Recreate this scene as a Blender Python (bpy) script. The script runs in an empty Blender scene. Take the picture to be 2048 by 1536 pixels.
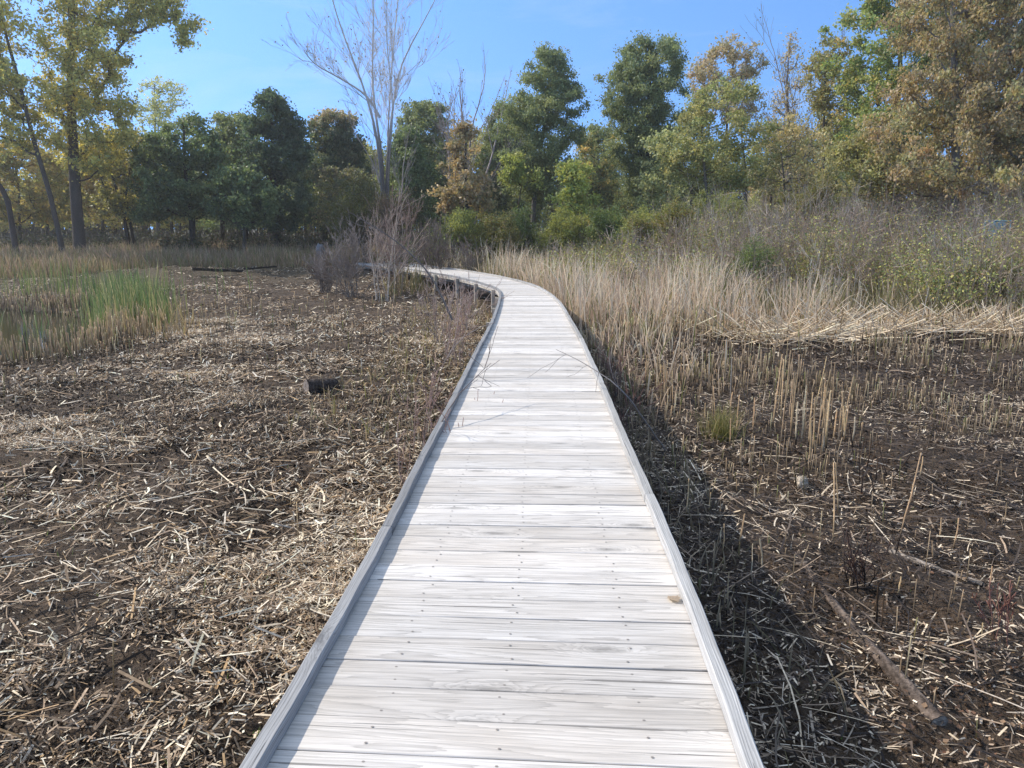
import bpy, math, random
import numpy as np

random.seed(7)
rng = np.random.default_rng(7)
SC = bpy.context.scene
COL = SC.collection
PI = math.pi

# ------------------------------------------------------------------ camera
CAM_H = 1.6
F = 1500.0
PITCH = math.atan((768 - 458) / F)
SP, CP = math.sin(PITCH), math.cos(PITCH)

def wz(py, y):
    b = (768 - py) / F
    return CAM_H + y * (-SP + b * CP) / (CP + b * SP)

def wx(px, y, z=0.0):
    return (px - 1024) / F * (y * CP - (z - CAM_H) * SP)

def wp(px, py, y):
    z = wz(py, y)
    return np.array([wx(px, y, z), y, z])

def on_plane(px, py, z):
    a = (px - 1024) / F
    b = (768 - py) / F
    t = (z - CAM_H) / (-SP + b * CP)
    return np.array([a * t, (CP + b * SP) * t, z])

# ------------------------------------------------------------------ noise
def _h(i, j, s):
    n = (i.astype(np.int64) * 374761393 + j.astype(np.int64) * 668265263 + s * 974711) & 0xffffffff
    n = ((n ^ (n >> 13)) * 1274126177) & 0xffffffff
    n = (n ^ (n >> 16)) & 0xffffffff
    return n / 4294967295.0

def vn(x, y, s=0):
    x = np.asarray(x, float); y = np.asarray(y, float)
    i = np.floor(x); j = np.floor(y)
    fx = x - i; fy = y - j
    fx = fx * fx * (3 - 2 * fx); fy = fy * fy * (3 - 2 * fy)
    i = i.astype(np.int64); j = j.astype(np.int64)
    a = _h(i, j, s); b = _h(i + 1, j, s); c = _h(i, j + 1, s); d = _h(i + 1, j + 1, s)
    return (a + (b - a) * fx) * (1 - fy) + (c + (d - c) * fx) * fy

def fbm(x, y, s=0, o=4):
    v = 0; a = .5; t = 0
    for k in range(o):
        v = v + a * vn(x * 2 ** k, y * 2 ** k, s + k * 17); t += a; a *= .5
    return v / t

def smooth(a, b, x):
    t = np.clip((np.asarray(x, float) - a) / (b - a), 0, 1)
    return t * t * (3 - 2 * t)

# ------------------------------------------------------------------ deck edges
PL = [(478,1536),(659,1236),(761,1061),(833,918),(873,849),(899,800),(928,744),(953,695),(979.6,646),(990,622),(996.6,602.5),(999,585),(994,575.7),(981,570.8),(949,561),(907.5,551),(837,540),(793,533)]
PR = [(1528,1536),(1462,1356),(1377,1150),(1306,982),(1280,926.5),(1245,853),(1215.6,780),(1186,720),(1164,671),(1149,646.5),(1134.6,622),(1123.6,605),(1107.7,590),(1093,580.6),(1076,571),(1044,561),(1000,551),(959,544),(910,536.6),(856,530.5)]
CURB_H, CURB_W = .056, .054

def dense(pts, step=.05, sig=8):
    P = np.array([on_plane(x, y, CURB_H)[:2] for x, y in pts])
    d0 = P[0] - P[1]; P = np.vstack([P[0] + d0 / np.linalg.norm(d0) * 3.0, P])
    d1 = P[-1] - P[-3]; d1 /= np.linalg.norm(d1)
    ext = [P[-1] + d1 * 1.2]
    a = math.atan2(d1[1], d1[0])
    for k in range(3):
        a += math.radians(5.5)
        ext.append(ext[-1] + np.array([math.cos(a), math.sin(a)]) * 1.2)
    P = np.vstack([P, ext])
    s = np.r_[0, np.cumsum(np.linalg.norm(np.diff(P, axis=0), axis=1))]
    t = np.arange(0, s[-1], step)
    Q = np.c_[np.interp(t, s, P[:, 0]), np.interp(t, s, P[:, 1])]
    k = np.exp(-.5 * (np.arange(-3 * sig, 3 * sig + 1) / sig) ** 2); k /= k.sum()
    pad = 3 * sig
    Qp = np.vstack([Q[0] + (Q[0] - Q[1]) * np.arange(pad, 0, -1)[:, None], Q, Q[-1] + (Q[-1] - Q[-2]) * np.arange(1, pad + 1)[:, None]])
    return np.c_[np.convolve(Qp[:, 0], k, 'valid'), np.convolve(Qp[:, 1], k, 'valid')]

EL = dense(PL); ER = dense(PR)

def nearest(P, Q):
    d = ((P[:, None, :] - Q[None, :, :]) ** 2).sum(2)
    return d.argmin(1), np.sqrt(d.min(1))

ii, _ = nearest(EL, ER)
ctr = (EL + ER[ii]) / 2
s = np.r_[0, np.cumsum(np.linalg.norm(np.diff(ctr, axis=0), axis=1))]
t = np.arange(0, s[-1], .05)
CTR = np.c_[np.interp(t, s, ctr[:, 0]), np.interp(t, s, ctr[:, 1])]
for _k in range(6):
    CTR[1:-1] = (CTR[:-2] + CTR[1:-1] * 2 + CTR[2:]) / 4
TAN = np.gradient(CTR, axis=0); TAN /= np.linalg.norm(TAN, axis=1)[:, None]
TAN = np.c_[np.convolve(np.pad(TAN[:, 0], 15, 'edge'), np.ones(31) / 31, 'valid'), np.convolve(np.pad(TAN[:, 1], 15, 'edge'), np.ones(31) / 31, 'valid')]
TAN /= np.linalg.norm(TAN, axis=1)[:, None]
NOR = np.c_[TAN[:, 1], -TAN[:, 0]]           # to the right

def hit(i, E, sgn):
    d = E - CTR[i]
    along = np.abs(d @ TAN[i]); side = (d @ NOR[i]) * sgn
    m = np.where((side > .3) & (side < 1.3), along, 9)
    k = m.argmin()
    return side[k] if m[k] < .08 else .74
WL = np.array([hit(i, EL, -1) for i in range(len(CTR))])
WR = np.array([hit(i, ER, 1) for i in range(len(CTR))])
def sm(a, n=25):
    return np.convolve(np.pad(a, n // 2, 'edge'), np.ones(n) / n, 'valid')
WL = sm(WL); WR = sm(WR)

def deck_dist(x, y):
    """distance from the deck centre line, and signed side"""
    P = np.c_[np.ravel(x), np.ravel(y)]
    C = CTR[::6]; N = NOR[::6]
    out = np.empty(len(P)); sd = np.empty(len(P))
    for a in range(0, len(P), 20000):
        q = P[a:a + 20000]
        i, d = nearest(q, C)
        out[a:a + 20000] = d; sd[a:a + 20000] = np.sign(((q - C[i]) * N[i]).sum(1))
    return out.reshape(np.shape(x)), sd.reshape(np.shape(x))

# ------------------------------------------------------------------ terrain
WATER_Z = -.85
def gz(x, y, fine=True):
    x = np.asarray(x, float); y = np.asarray(y, float)
    left = smooth(2, -8, x)
    z = -.75 + .14 * smooth(9, 23, y) * (1 - left) + .02 * smooth(16, 26, y)*(1-left)
    z = z + .60 * smooth(24, 44, y) + .45 * smooth(42, 70, y) + .6 * smooth(70, 130, y)
    z = z + .25 * smooth(8, 22, x) * smooth(14, 30, y)
    # pond hollow
    pr = ((x + 14.2 + .45 * (y - 18)) / 4.7) ** 2 + ((y - 18) / 5.6) ** 2
    pr = pr + (vn(x * .8, y * .8, 5) - .5) * .3
    z = z - .38 * smooth(1.15, .75, pr)
    if fine:
        z = z + (fbm(x * .8, y * .8, 3) - .5) * .18 + (fbm(x * 4, y * 4, 9, 3) - .5) * .09
        z = z + (np.abs(fbm(x * 9, y * 9, 13, 2) - .5) * -2 + .3) * .045 * smooth(16, 8, y)
    # low bank of dark peat far left
    z = z + .35 * np.exp(-(((x + 15.5) / 2.6) ** 2 + ((y - 34.5) / 1.2) ** 2))
    return z

# ------------------------------------------------------------------ mesh helpers
def mesh(name, V, quads=None, tris=None, mat=None, col=None, uv=None, parent=None, smooth_shade=False, mats=None, midx=None):
    V = np.asarray(V, np.float32).reshape(-1, 3)
    q = np.zeros((0, 4), np.int32) if quads is None else np.asarray(quads, np.int32).reshape(-1, 4)
    t3 = np.zeros((0, 3), np.int32) if tris is None else np.asarray(tris, np.int32).reshape(-1, 3)
    me = bpy.data.meshes.new(name)
    me.vertices.add(len(V)); me.vertices.foreach_set('co', V.ravel())
    nl = q.size + t3.size
    me.loops.add(nl)
    me.loops.foreach_set('vertex_index', np.r_[q.ravel(), t3.ravel()].astype(np.int32))
    me.polygons.add(len(q) + len(t3))
    st = np.r_[np.arange(len(q)) * 4, q.size + np.arange(len(t3)) * 3].astype(np.int32)
    me.polygons.foreach_set('loop_start', st)
    if mats:
        for m in mats: me.materials.append(m)
        me.polygons.foreach_set('material_index', np.asarray(midx, np.int32))
    elif mat: me.materials.append(mat)
    me.update(calc_edges=True)
    if smooth_shade:
        me.polygons.foreach_set('use_smooth', np.ones(len(me.polygons), bool))
    else:
        me.polygons.foreach_set('use_smooth', np.zeros(len(me.polygons), bool))
    if col is not None:
        col = np.asarray(col, np.float32)
        if col.shape[1] == 3: col = np.c_[col, np.ones(len(col), np.float32)]
        a = me.attributes.new('tint', 'FLOAT_COLOR', 'POINT')
        a.data.foreach_set('color', col.astype(np.float32).ravel())
    if uv is not None:
        a = me.attributes.new('grain', 'FLOAT_VECTOR', 'POINT')
        a.data.foreach_set('vector', np.asarray(uv, np.float32).ravel())
    o = bpy.data.objects.new(name, me); COL.objects.link(o)
    if parent: 
        o.parent = parent
        o.matrix_parent_inverse.identity()
        o.location = (-parent.location[0], -parent.location[1], -parent.location[2])
    return o

def tubes(P, R, s=5):
    """P (n,k,3) R (n,k) -> V, quads, path index per vertex"""
    P = np.asarray(P, float); R = np.asarray(R, float)
    n, k, _ = P.shape
    T = np.gradient(P, axis=1)
    T /= np.linalg.norm(T, axis=2, keepdims=True) + 1e-9
    ref = np.zeros_like(T); ref[..., 0] = 1
    par = np.abs(T[:, :1, 0:1]) > .8
    ref = np.where(par, np.array([0, 1., 0]), ref)
    A = np.cross(T, ref); A /= np.linalg.norm(A, axis=2, keepdims=True) + 1e-9
    B = np.cross(T, A)
    th = np.arange(s) * 2 * PI / s
    V = P[:, :, None, :] + R[:, :, None, None] * (A[:, :, None, :] * np.cos(th)[None, None, :, None] + B[:, :, None, :] * np.sin(th)[None, None, :, None])
    idx = np.arange(n * k * s).reshape(n, k, s)
    a = idx[:, :-1, :]; b = idx[:, 1:, :]
    q = np.stack([a, np.roll(a, -1, 2), np.roll(b, -1, 2), b], -1).reshape(-1, 4)
    return V.reshape(-1, 3), q, np.repeat(np.arange(n), k * s)

def ribbons(P, W, S):
    """P (n,k,3) W (n,k) S (n,3) side vector"""
    n, k, _ = P.shape
    V = np.stack([P - S[:, None, :] * W[:, :, None], P + S[:, None, :] * W[:, :, None]], 2)
    idx = np.arange(n * k * 2).reshape(n, k, 2)
    q = np.stack([idx[:, :-1, 0], idx[:, :-1, 1], idx[:, 1:, 1], idx[:, 1:, 0]], -1).reshape(-1, 4)
    return V.reshape(-1, 3), q, np.repeat(np.arange(n), k * 2)

class Bag:
    def __init__(self): self.V = []; self.Q = []; self.C = []; self.n = 0
    def add(self, V, q, C):
        self.V.append(V); self.Q.append(q + self.n); self.C.append(np.asarray(C)[:, :3]); self.n += len(V)
    def build(self, name, mat, parent=None):
        return mesh(name, np.vstack(self.V), np.vstack(self.Q), mat=mat, col=np.vstack(self.C), parent=parent)

def pal(n, cols, jit=.12, r=None):
    """random mix between palette colours; cols list of (weight, (r,g,b))"""
    r = r or rng
    w = np.array([c[0] for c in cols], float); w /= w.sum()
    C = np.array([c[1] for c in cols], float)
    k = r.choice(len(cols), n, p=w); k2 = r.choice(len(cols), n, p=w)
    m = r.random((n, 1)) * .35
    c = C[k] * (1 - m) + C[k2] * m
    return np.clip(c * (1 + (r.random((n, 1)) * 2 - 1) * jit * 2), 0, 1)

def tag(o, label=None, cat=None, group=None, kind=None):
    if label: o['label'] = label
    if cat: o['category'] = cat
    if group: o['group'] = group
    if kind: o['kind'] = kind
    return o

def empty(name, loc, label, cat, group=None):
    o = bpy.data.objects.new(name, None); COL.objects.link(o)
    o.location = [float(v) for v in loc]; o.empty_display_size = .2
    return tag(o, label, cat, group)

# ------------------------------------------------------------------ materials
def newmat(name):
    m = bpy.data.materials.new(name); m.use_nodes = True
    nt = m.node_tree; nt.nodes.clear()
    out = nt.nodes.new('ShaderNodeOutputMaterial')
    return m, nt, out

class NT:
    def __init__(self, nt): self.nt = nt
    def n(self, typ, **kw):
        x = self.nt.nodes.new(typ)
        for k, v in kw.items():
            if k.startswith('i_'):
                key = k[2:]
                key = int(key) if key.isdigit() else key.replace('_', ' ')
                if hasattr(v, 'is_output') or isinstance(v, bpy.types.NodeSocket): self.nt.links.new(v, x.inputs[key])
                else: x.inputs[key].default_value = v
            else: setattr(x, k, v)
        return x
    def m(self, op, a, b=None, c=None, clamp=False):
        x = self.nt.nodes.new('ShaderNodeMath'); x.operation = op; x.use_clamp = clamp
        for i, v in enumerate((a, b, c)):
            if v is None: continue
            if isinstance(v, bpy.types.NodeSocket): self.nt.links.new(v, x.inputs[i])
            else: x.inputs[i].default_value = v
        return x.outputs[0]
    def mix(self, fac, a, b, mode='MIX'):
        x = self.nt.nodes.new('ShaderNodeMix'); x.data_type = 'RGBA'; x.blend_type = mode
        for i, v in ((0, fac), (6, a), (7, b)):
            if isinstance(v, bpy.types.NodeSocket): self.nt.links.new(v, x.inputs[i])
            else: x.inputs[i].default_value = v if i == 0 else (*v, 1)
        return x.outputs[2]
    def ramp(self, fac, stops):
        x = self.nt.nodes.new('ShaderNodeValToRGB')
        self.nt.links.new(fac, x.inputs[0])
        e = x.color_ramp.elements
        while len(e) < len(stops): e.new(.5)
        for el, (p, c) in zip(e, stops):
            el.position = p; el.color = (*c, 1) if len(c) == 3 else c
        return x.outputs[0]
    def noise(self, vec, scale, detail=4, rough=.55, dist=0):
        x = self.nt.nodes.new('ShaderNodeTexNoise')
        if vec is not None: self.nt.links.new(vec, x.inputs['Vector'])
        x.inputs['Scale'].default_value = scale; x.inputs['Detail'].default_value = detail
        x.inputs['Roughness'].default_value = rough; x.inputs['Distortion'].default_value = dist
        return x.outputs['Fac']
    def scale(self, vec, s, off=(0, 0, 0)):
        x = self.nt.nodes.new('ShaderNodeMapping')
        self.nt.links.new(vec, x.inputs['Vector']); x.inputs['Scale'].default_value = s; x.inputs['Location'].default_value = off
        return x.outputs[0]

def tint_mat(name, trans=0.0, rough=.8, spec=.2, bump=0.0, streak=0.0, tt=(1.35, 1.25, .6)):
    m, nt, out = newmat(name); N = NT(nt)
    a = N.n('ShaderNodeAttribute', attribute_name='tint')
    c = a.outputs['Color']
    geo = N.n('ShaderNodeNewGeometry')
    if streak:
        f = N.noise(geo.outputs['Position'], 38, 3, .6)
        c = N.mix(streak, c, N.ramp(f, [(.35, (.35, .32, .3)), (.65, (1.25, 1.22, 1.2))]), 'MULTIPLY')
    b = N.n('ShaderNodeBsdfPrincipled', i_Base_Color=c, i_Roughness=rough)
    b.inputs['Specular IOR Level'].default_value = spec
    if bump:
        f = N.noise(geo.outputs['Position'], 60, 3, .6)
        bm = N.n('ShaderNodeBump', i_Strength=bump, i_Distance=.02, i_Height=f)
        nt.links.new(bm.outputs[0], b.inputs['Normal'])
    if trans:
        t = N.n('ShaderNodeBsdfTranslucent', i_Color=N.mix(.55, c, N.mix(1.0, c, tt, 'MULTIPLY')))
        mx = N.n('ShaderNodeMixShader', i_0=trans)
        nt.links.new(b.outputs[0], mx.inputs[1]); nt.links.new(t.outputs[0], mx.inputs[2])
        nt.links.new(mx.outputs[0], out.inputs[0])
    else:
        nt.links.new(b.outputs[0], out.inputs[0])
    return m

M_LEAF = tint_mat('leaf', trans=.42, rough=.5, spec=.5)
M_BLADE = tint_mat('blade', trans=.42, rough=.6, spec=.3, tt=(1.15, 1.05, .9))
M_STRAW = tint_mat('straw', trans=.30, rough=.8, spec=.12, streak=.4, tt=(1.15, 1.05, .85))
M_LITTER = tint_mat('litter', trans=.05, rough=.75, spec=.2, streak=.45, tt=(1.15, 1.05, .85))
M_TWIG = tint_mat('twig', trans=.18, rough=.6, spec=.4, streak=.25, tt=(1.1, 1.05, 1.0))
M_BARK = tint_mat('bark', rough=.9, spec=.1, bump=.7, streak=.7)

def wood_mat(name, light, dark, warm, ringk=16.0, ringf=26.0):
    """weathered softwood: attribute 'grain' = (metres along, metres across, random)"""
    m, nt, out = newmat(name); N = NT(nt)
    g = N.n('ShaderNodeAttribute', attribute_name='grain').outputs['Vector']
    sp = N.n('ShaderNodeSeparateXYZ', i_0=g)
    u, v, r = sp.outputs
    off = N.m('MULTIPLY', r, 37.0)
    cu = N.m('ADD', u, off)
    cv = N.m('ADD', v, N.m('MULTIPLY', r, 11.3))
    P = N.n('ShaderNodeCombineXYZ', i_0=cu, i_1=cv, i_2=off).outputs[0]
    # knots
    vor = N.n('ShaderNodeTexVoronoi', feature='F1', voronoi_dimensions='2D')
    nt.links.new(N.scale(P, (.8, 3.0, 1)), vor.inputs['Vector']); vor.inputs['Scale'].default_value = 1.0; vor.inputs['Randomness'].default_value = 1
    kd = vor.outputs['Distance']
    kn = N.m('POWER', N.m('SUBTRACT', 1.0, N.m('MULTIPLY', N.m('ADD', kd, N.m('MULTIPLY', N.m('SUBTRACT', N.noise(N.scale(P, (14, 30, 1)), 1.0, 2, .5), .5), .10)), 4.2), clamp=True), 2.0)
    # rings
    lowf = N.noise(N.scale(P, (.55, 5.0, 1)), 1.0, 2, .5)
    ph = N.m('ADD', N.m('MULTIPLY', cv, ringf), N.m('MULTIPLY', lowf, ringk))
    ph = N.m('ADD', ph, N.m('MULTIPLY', kn, 7.0))
    ph = N.m('ADD', ph, N.m('MULTIPLY', N.noise(N.scale(P, (3, 60, 1)), 1.0, 3, .6), 1.2))
    ring = N.m('FRACT', ph)
    ring = N.m('POWER', ring, 3.0)
    fine = N.noise(N.scale(P, (5.0, 260.0, 1)), 1.0, 5, .7)
    fib = N.noise(N.scale(P, (1.8, 90.0, 1), (3, 7, 0)), 1.0, 4, .65)
    crack = N.m('LESS_THAN', N.noise(N.scale(P, (.9, 70.0, 1), (9, 2, 0)), 1.0, 3, .55), .335)
    blotch = N.noise(N.scale(P, (1.6, 5.0, 1)), 1.0, 4, .55)
    rr = N.m('FRACT', N.m('MULTIPLY', r, 7.77))
    # per board tone
    base = N.mix(N.m('MULTIPLY', N.m('SUBTRACT', N.m('ADD', N.m('MULTIPLY', blotch, 1.6), N.m('MULTIPLY', rr, .55)), .55, clamp=True), 1.0, clamp=True), light, warm)
    base = N.mix(N.m('MULTIPLY', ring, .60), base, dark)
    base = N.mix(N.m('MULTIPLY', N.m('SUBTRACT', .60, fib, clamp=True), 1.9, clamp=True), base, dark)
    base = N.mix(N.m('MULTIPLY', N.m('SUBTRACT', .55, fine, clamp=True), 1.7, clamp=True), base, dark)
    base = N.mix(N.m('MULTIPLY', crack, .75), base, tuple(c * .35 for c in dark))
    core = N.m('MULTIPLY', N.m('SUBTRACT', kn, .40, clamp=True), 2.2, clamp=True)
    base = N.mix(N.m('MULTIPLY', core, .6), base, tuple(c * .45 for c in dark))
    hsv = N.n('ShaderNodeHueSaturation', i_Color=base)
    nt.links.new(N.m('ADD', .78, N.m('MULTIPLY', N.m('FRACT', N.m('MULTIPLY', r, 3.31)), .30)), hsv.inputs['Value'])
    b = N.n('ShaderNodeBsdfPrincipled', i_Base_Color=hsv.outputs[0], i_Roughness=.72)
    b.inputs['Specular IOR Level'].default_value = .25
    h = N.m('ADD', N.m('MULTIPLY', fine, .5), N.m('MULTIPLY', fib, .8))
    h = N.m('SUBTRACT', h, N.m('MULTIPLY', ring, .35))
    h = N.m('SUBTRACT', h, N.m('MULTIPLY', crack, 1.0))
    bm = N.n('ShaderNodeBump', i_Strength=.55, i_Distance=.004, i_Height=h)
    nt.links.new(bm.outputs[0], b.inputs['Normal'])
    nt.links.new(b.outputs[0], out.inputs[0])
    return m

M_DECK = wood_mat('weathered_deck', (.94, .90, .85), (.38, .35, .315), (.69, .625, .55))
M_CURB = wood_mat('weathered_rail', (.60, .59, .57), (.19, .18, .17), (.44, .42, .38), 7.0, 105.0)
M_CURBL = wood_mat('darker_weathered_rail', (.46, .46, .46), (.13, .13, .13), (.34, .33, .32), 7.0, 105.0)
M_POST = wood_mat('weathered_post', (.86, .80, .68), (.20, .17, .14), (.46, .39, .30), 9.0)

def flat_mat(name, c, rough=.7):
    m, nt, out = newmat(name); N = NT(nt)
    geo = N.n('ShaderNodeNewGeometry')
    f = N.noise(geo.outputs['Position'], 90, 3)
    b = N.n('ShaderNodeBsdfPrincipled', i_Base_Color=N.mix(N.m('MULTIPLY', f, .5), c, tuple(x * .5 for x in c)), i_Roughness=rough)
    nt.links.new(b.outputs[0], out.inputs[0])
    return m
M_NAIL = flat_mat('rusty_nail', (.30, .27, .24))

# ground
def ground_mat():
    m, nt, out = newmat('marsh_mud'); N = NT(nt)
    geo = N.n('ShaderNodeNewGeometry'); P = geo.outputs['Position']
    sp = N.n('ShaderNodeSeparateXYZ', i_0=P)
    a = N.noise(P, .9, 5, .6); b_ = N.noise(P, 9, 5, .65); c_ = N.noise(P, 45, 4, .7); d_ = N.noise(P, 170, 3, .7)
    col = N.ramp(b_, [(.34, (.030, .021, .015)), (.54, (.080, .056, .038)), (.74, (.17, .12, .08))])
    col = N.mix(N.m('MULTIPLY', N.m('SUBTRACT', a, .5, clamp=True), 3.0, clamp=True), col, (.105, .068, .040))
    col = N.mix(N.m('MULTIPLY', N.m('SUBTRACT', c_, .55, clamp=True), 4.0, clamp=True), col, (.19, .145, .10))
    col = N.mix(N.m('MULTIPLY', N.m('SUBTRACT', d_, .58, clamp=True), 5.0, clamp=True), col, (.42, .34, .26))
    far = N.m('MULTIPLY', N.m('SUBTRACT', sp.outputs[1], 30.0), .08, clamp=True)
    col = N.mix(far, col, N.ramp(b_, [(.3, (.07, .06, .03)), (.7, (.16, .13, .07))]))
    b = N.n('ShaderNodeBsdfPrincipled', i_Base_Color=col, i_Roughness=.85)
    b.inputs['Specular IOR Level'].default_value = .2
    h = N.m('ADD', N.m('MULTIPLY', b_, 1.0), N.m('ADD', N.m('MULTIPLY', c_, .5), N.m('MULTIPLY', d_, .2)))
    bm = N.n('ShaderNodeBump', i_Strength=1.0, i_Distance=.05, i_Height=h)
    nt.links.new(bm.outputs[0], b.inputs['Normal'])
    nt.links.new(b.outputs[0], out.inputs[0])
    return m

def make_ground():
    ys = np.r_[np.arange(-12, 0, .6), np.arange(0, 12, .045), np.arange(12, 30, .2), np.arange(30, 70, .7), np.geomspace(70, 1500, 50)]
    xs_u = np.linspace(-1, 1, 481)
    X = np.sign(xs_u) * (np.abs(xs_u) * 12 + np.abs(xs_u) ** 5 * 30)
    X = np.sign(xs_u) * (np.abs(xs_u) * 12 + np.abs(xs_u) ** 6 * 40)
    U, Y = np.meshgrid(np.arange(481), ys)
    XX = X[U] * (1 + np.clip(Y - 30, 0, None) * .03)
    Z = gz(XX, Y)
    V = np.stack([XX, Y, Z], -1).reshape(-1, 3)
    idx = np.arange(len(V)).reshape(len(ys), 481)
    q = np.stack([idx[:-1, :-1], idx[:-1, 1:], idx[1:, 1:], idx[1:, :-1]], -1).reshape(-1, 4)
    o = mesh('ground', V, q, mat=ground_mat(), smooth_shade=True)
    tag(o, 'dark peaty marsh mud under the boardwalk', kind='structure')
make_ground()

# pond
def make_pond():
    m, nt, out = newmat('pond_water'); N = NT(nt)
    geo = N.n('ShaderNodeNewGeometry')
    f = N.noise(N.scale(geo.outputs['Position'], (1, 3, 1)), 3, 3)
    b = N.n('ShaderNodeBsdfPrincipled', i_Base_Color=(.02, .022, .016, 1), i_Roughness=.05)
    b.inputs['Specular IOR Level'].default_value = .7
    bm = N.n('ShaderNodeBump', i_Strength=.08, i_Distance=.02, i_Height=f)
    nt.links.new(bm.outputs[0], b.inputs['Normal']); nt.links.new(b.outputs[0], out.inputs[0])
    n = 60
    th = np.arange(n) * 2 * PI / n
    V = np.vstack([[[-14.5, 18, WATER_Z]], np.c_[-14.5 + 9.0 * np.cos(th), 18 + 7.0 * np.sin(th), np.full(n, WATER_Z)]])
    t = np.c_[np.zeros(n), 1 + np.arange(n), 1 + (np.arange(n) + 1) % n].astype(int)
    tag(mesh('pond_water', V, tris=t, mat=m), 'shallow still pond among reeds on the left', kind='structure')
make_pond()

# ------------------------------------------------------------------ boardwalk
BW = empty('boardwalk', (0, 3, gz(np.array(0.), np.array(3.))), 'weathered grey timber boardwalk curving left across the marsh', 'boardwalk')

def board_mesh(i0, width, rnd, k=10):
    """closed plank, chamfered, centred at path position i0 (in samples)"""
    i0 = min(max(i0, 0), len(CTR) - 1.001); i = int(i0); f = i0 - i
    c, t_, n_ = (A_[i] * (1 - f) + A_[i + 1] * f for A_ in (CTR, TAN, NOR))
    t_ = t_ / np.linalg.norm(t_); n_ = n_ / np.linalg.norm(n_)
    e = rnd.random(4)
    L = WL[i] + .010 * (e[0] - .6); Rr = WR[i] + .010 * (e[1] - .6)
    us = np.linspace(-L, Rr, k)
    hw = width / 2 - .0020 - .0028 * e[2] ** 2
    th = .038; ch = .0022
    dz = (e[3] - .5) * .004
    prof = [(-hw, -ch), (-hw + ch, 0), (-hw * .4, .0008), (hw * .4, .0008), (hw - ch, 0), (hw, -ch), (hw, -th), (-hw, -th)]
    V = []; UV = []
    wob = np.cumsum(rnd.normal(0, .0007, k)); wob2 = np.cumsum(rnd.normal(0, .0007, k))
    cup = (rnd.random() - .5) * .003; r = rnd.random()
    for a, u in enumerate(us):
        # fan boards on the bend
        for j, (p, z) in enumerate(prof):
            fp = p + (wob[a] if j < 3 or j == 7 else wob2[a])
            xy = c + n_ * u + t_ * fp
            zz = z + dz + (cup if j in (2, 3) else 0)
            V.append((xy[0], xy[1], zz)); UV.append((u, p if z > -.02 else p + .02, r))
    V = np.array(V); m = len(prof)
    idx = np.arange(k * m).reshape(k, m)
    q = np.stack([idx[:-1], idx[1:], np.roll(idx[1:], -1, 1), np.roll(idx[:-1], -1, 1)], -1).reshape(-1, 4)
    caps = []
    for row, fl in ((idx[0], 1), (idx[-1], 0)):
        a = [[row[0], row[1], row[2], row[7]], [row[2], row[3], row[6], row[7]], [row[3], row[4], row[5], row[6]]]
        caps += [x if not fl else x[::-1] for x in a]
    q = np.vstack([q, caps])
    return V, q, np.array(UV), (c, t_, n_, L, Rr, dz)

def nail_mesh(V, q, UV, info, rnd, hw):
    c, t_, n_, L, Rr, dz = info
    nv = []; nq = []; base = len(V)
    for u in (-L + .33, -.02, Rr - .33):
        for p in (-hw * .5, hw * .5):
            uu = u + rnd.normal(0, .008); pp = p + rnd.normal(0, .006)
            ctr_ = c + n_ * uu + t_ * pp
            th = np.arange(6) * PI / 3; rad = .0044
            for a in th:
                xy = ctr_ + n_ * math.cos(a) * rad * 1.3 + t_ * math.sin(a) * rad
                nv.append((xy[0], xy[1], dz + .0022))
            b0 = base + len(nv) - 6
            nq += [[b0, b0 + 1, b0 + 2, b0 + 3], [b0, b0 + 3, b0 + 4, b0 + 5]]
    nq = np.array(nq)[:, ::-1]
    return np.vstack([V, nv]), np.vstack([q, nq]), np.vstack([UV, np.zeros((len(nv), 3))]), len(nq)

rb = np.random.default_rng(11)
pos = 1.0 / .05
count = 0; extraV = []; extraQ = []; extraU = []; nn = 0
while pos < len(CTR) - 4:
    w = .168 + (rb.random() - .5) * .016
    if rb.random() < .06: w = .095
    iC = pos + w / 2 / .05
    V, q, UV, info = board_mesh(iC, w, rb, 9 if count < 45 else 4)
    pos += w / .05
    if info[0][1] < 1.2: continue
    if count < 100:
        nq0 = len(q)
        V, q, UV, nnq = nail_mesh(V, q, UV, info, rb, w / 2)
        o = mesh('plank', V, q, mats=[M_DECK, M_NAIL], midx=[0] * nq0 + [1] * nnq, uv=UV, parent=BW)
    else:
        extraV.append(V); extraQ.append(q + nn); extraU.append(UV); nn += len(V)
    count += 1
o = mesh('plank_decking', np.vstack(extraV), np.vstack(extraQ), mat=M_DECK, uv=np.vstack(extraU), parent=BW)
tag(o, kind='stuff')

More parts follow.
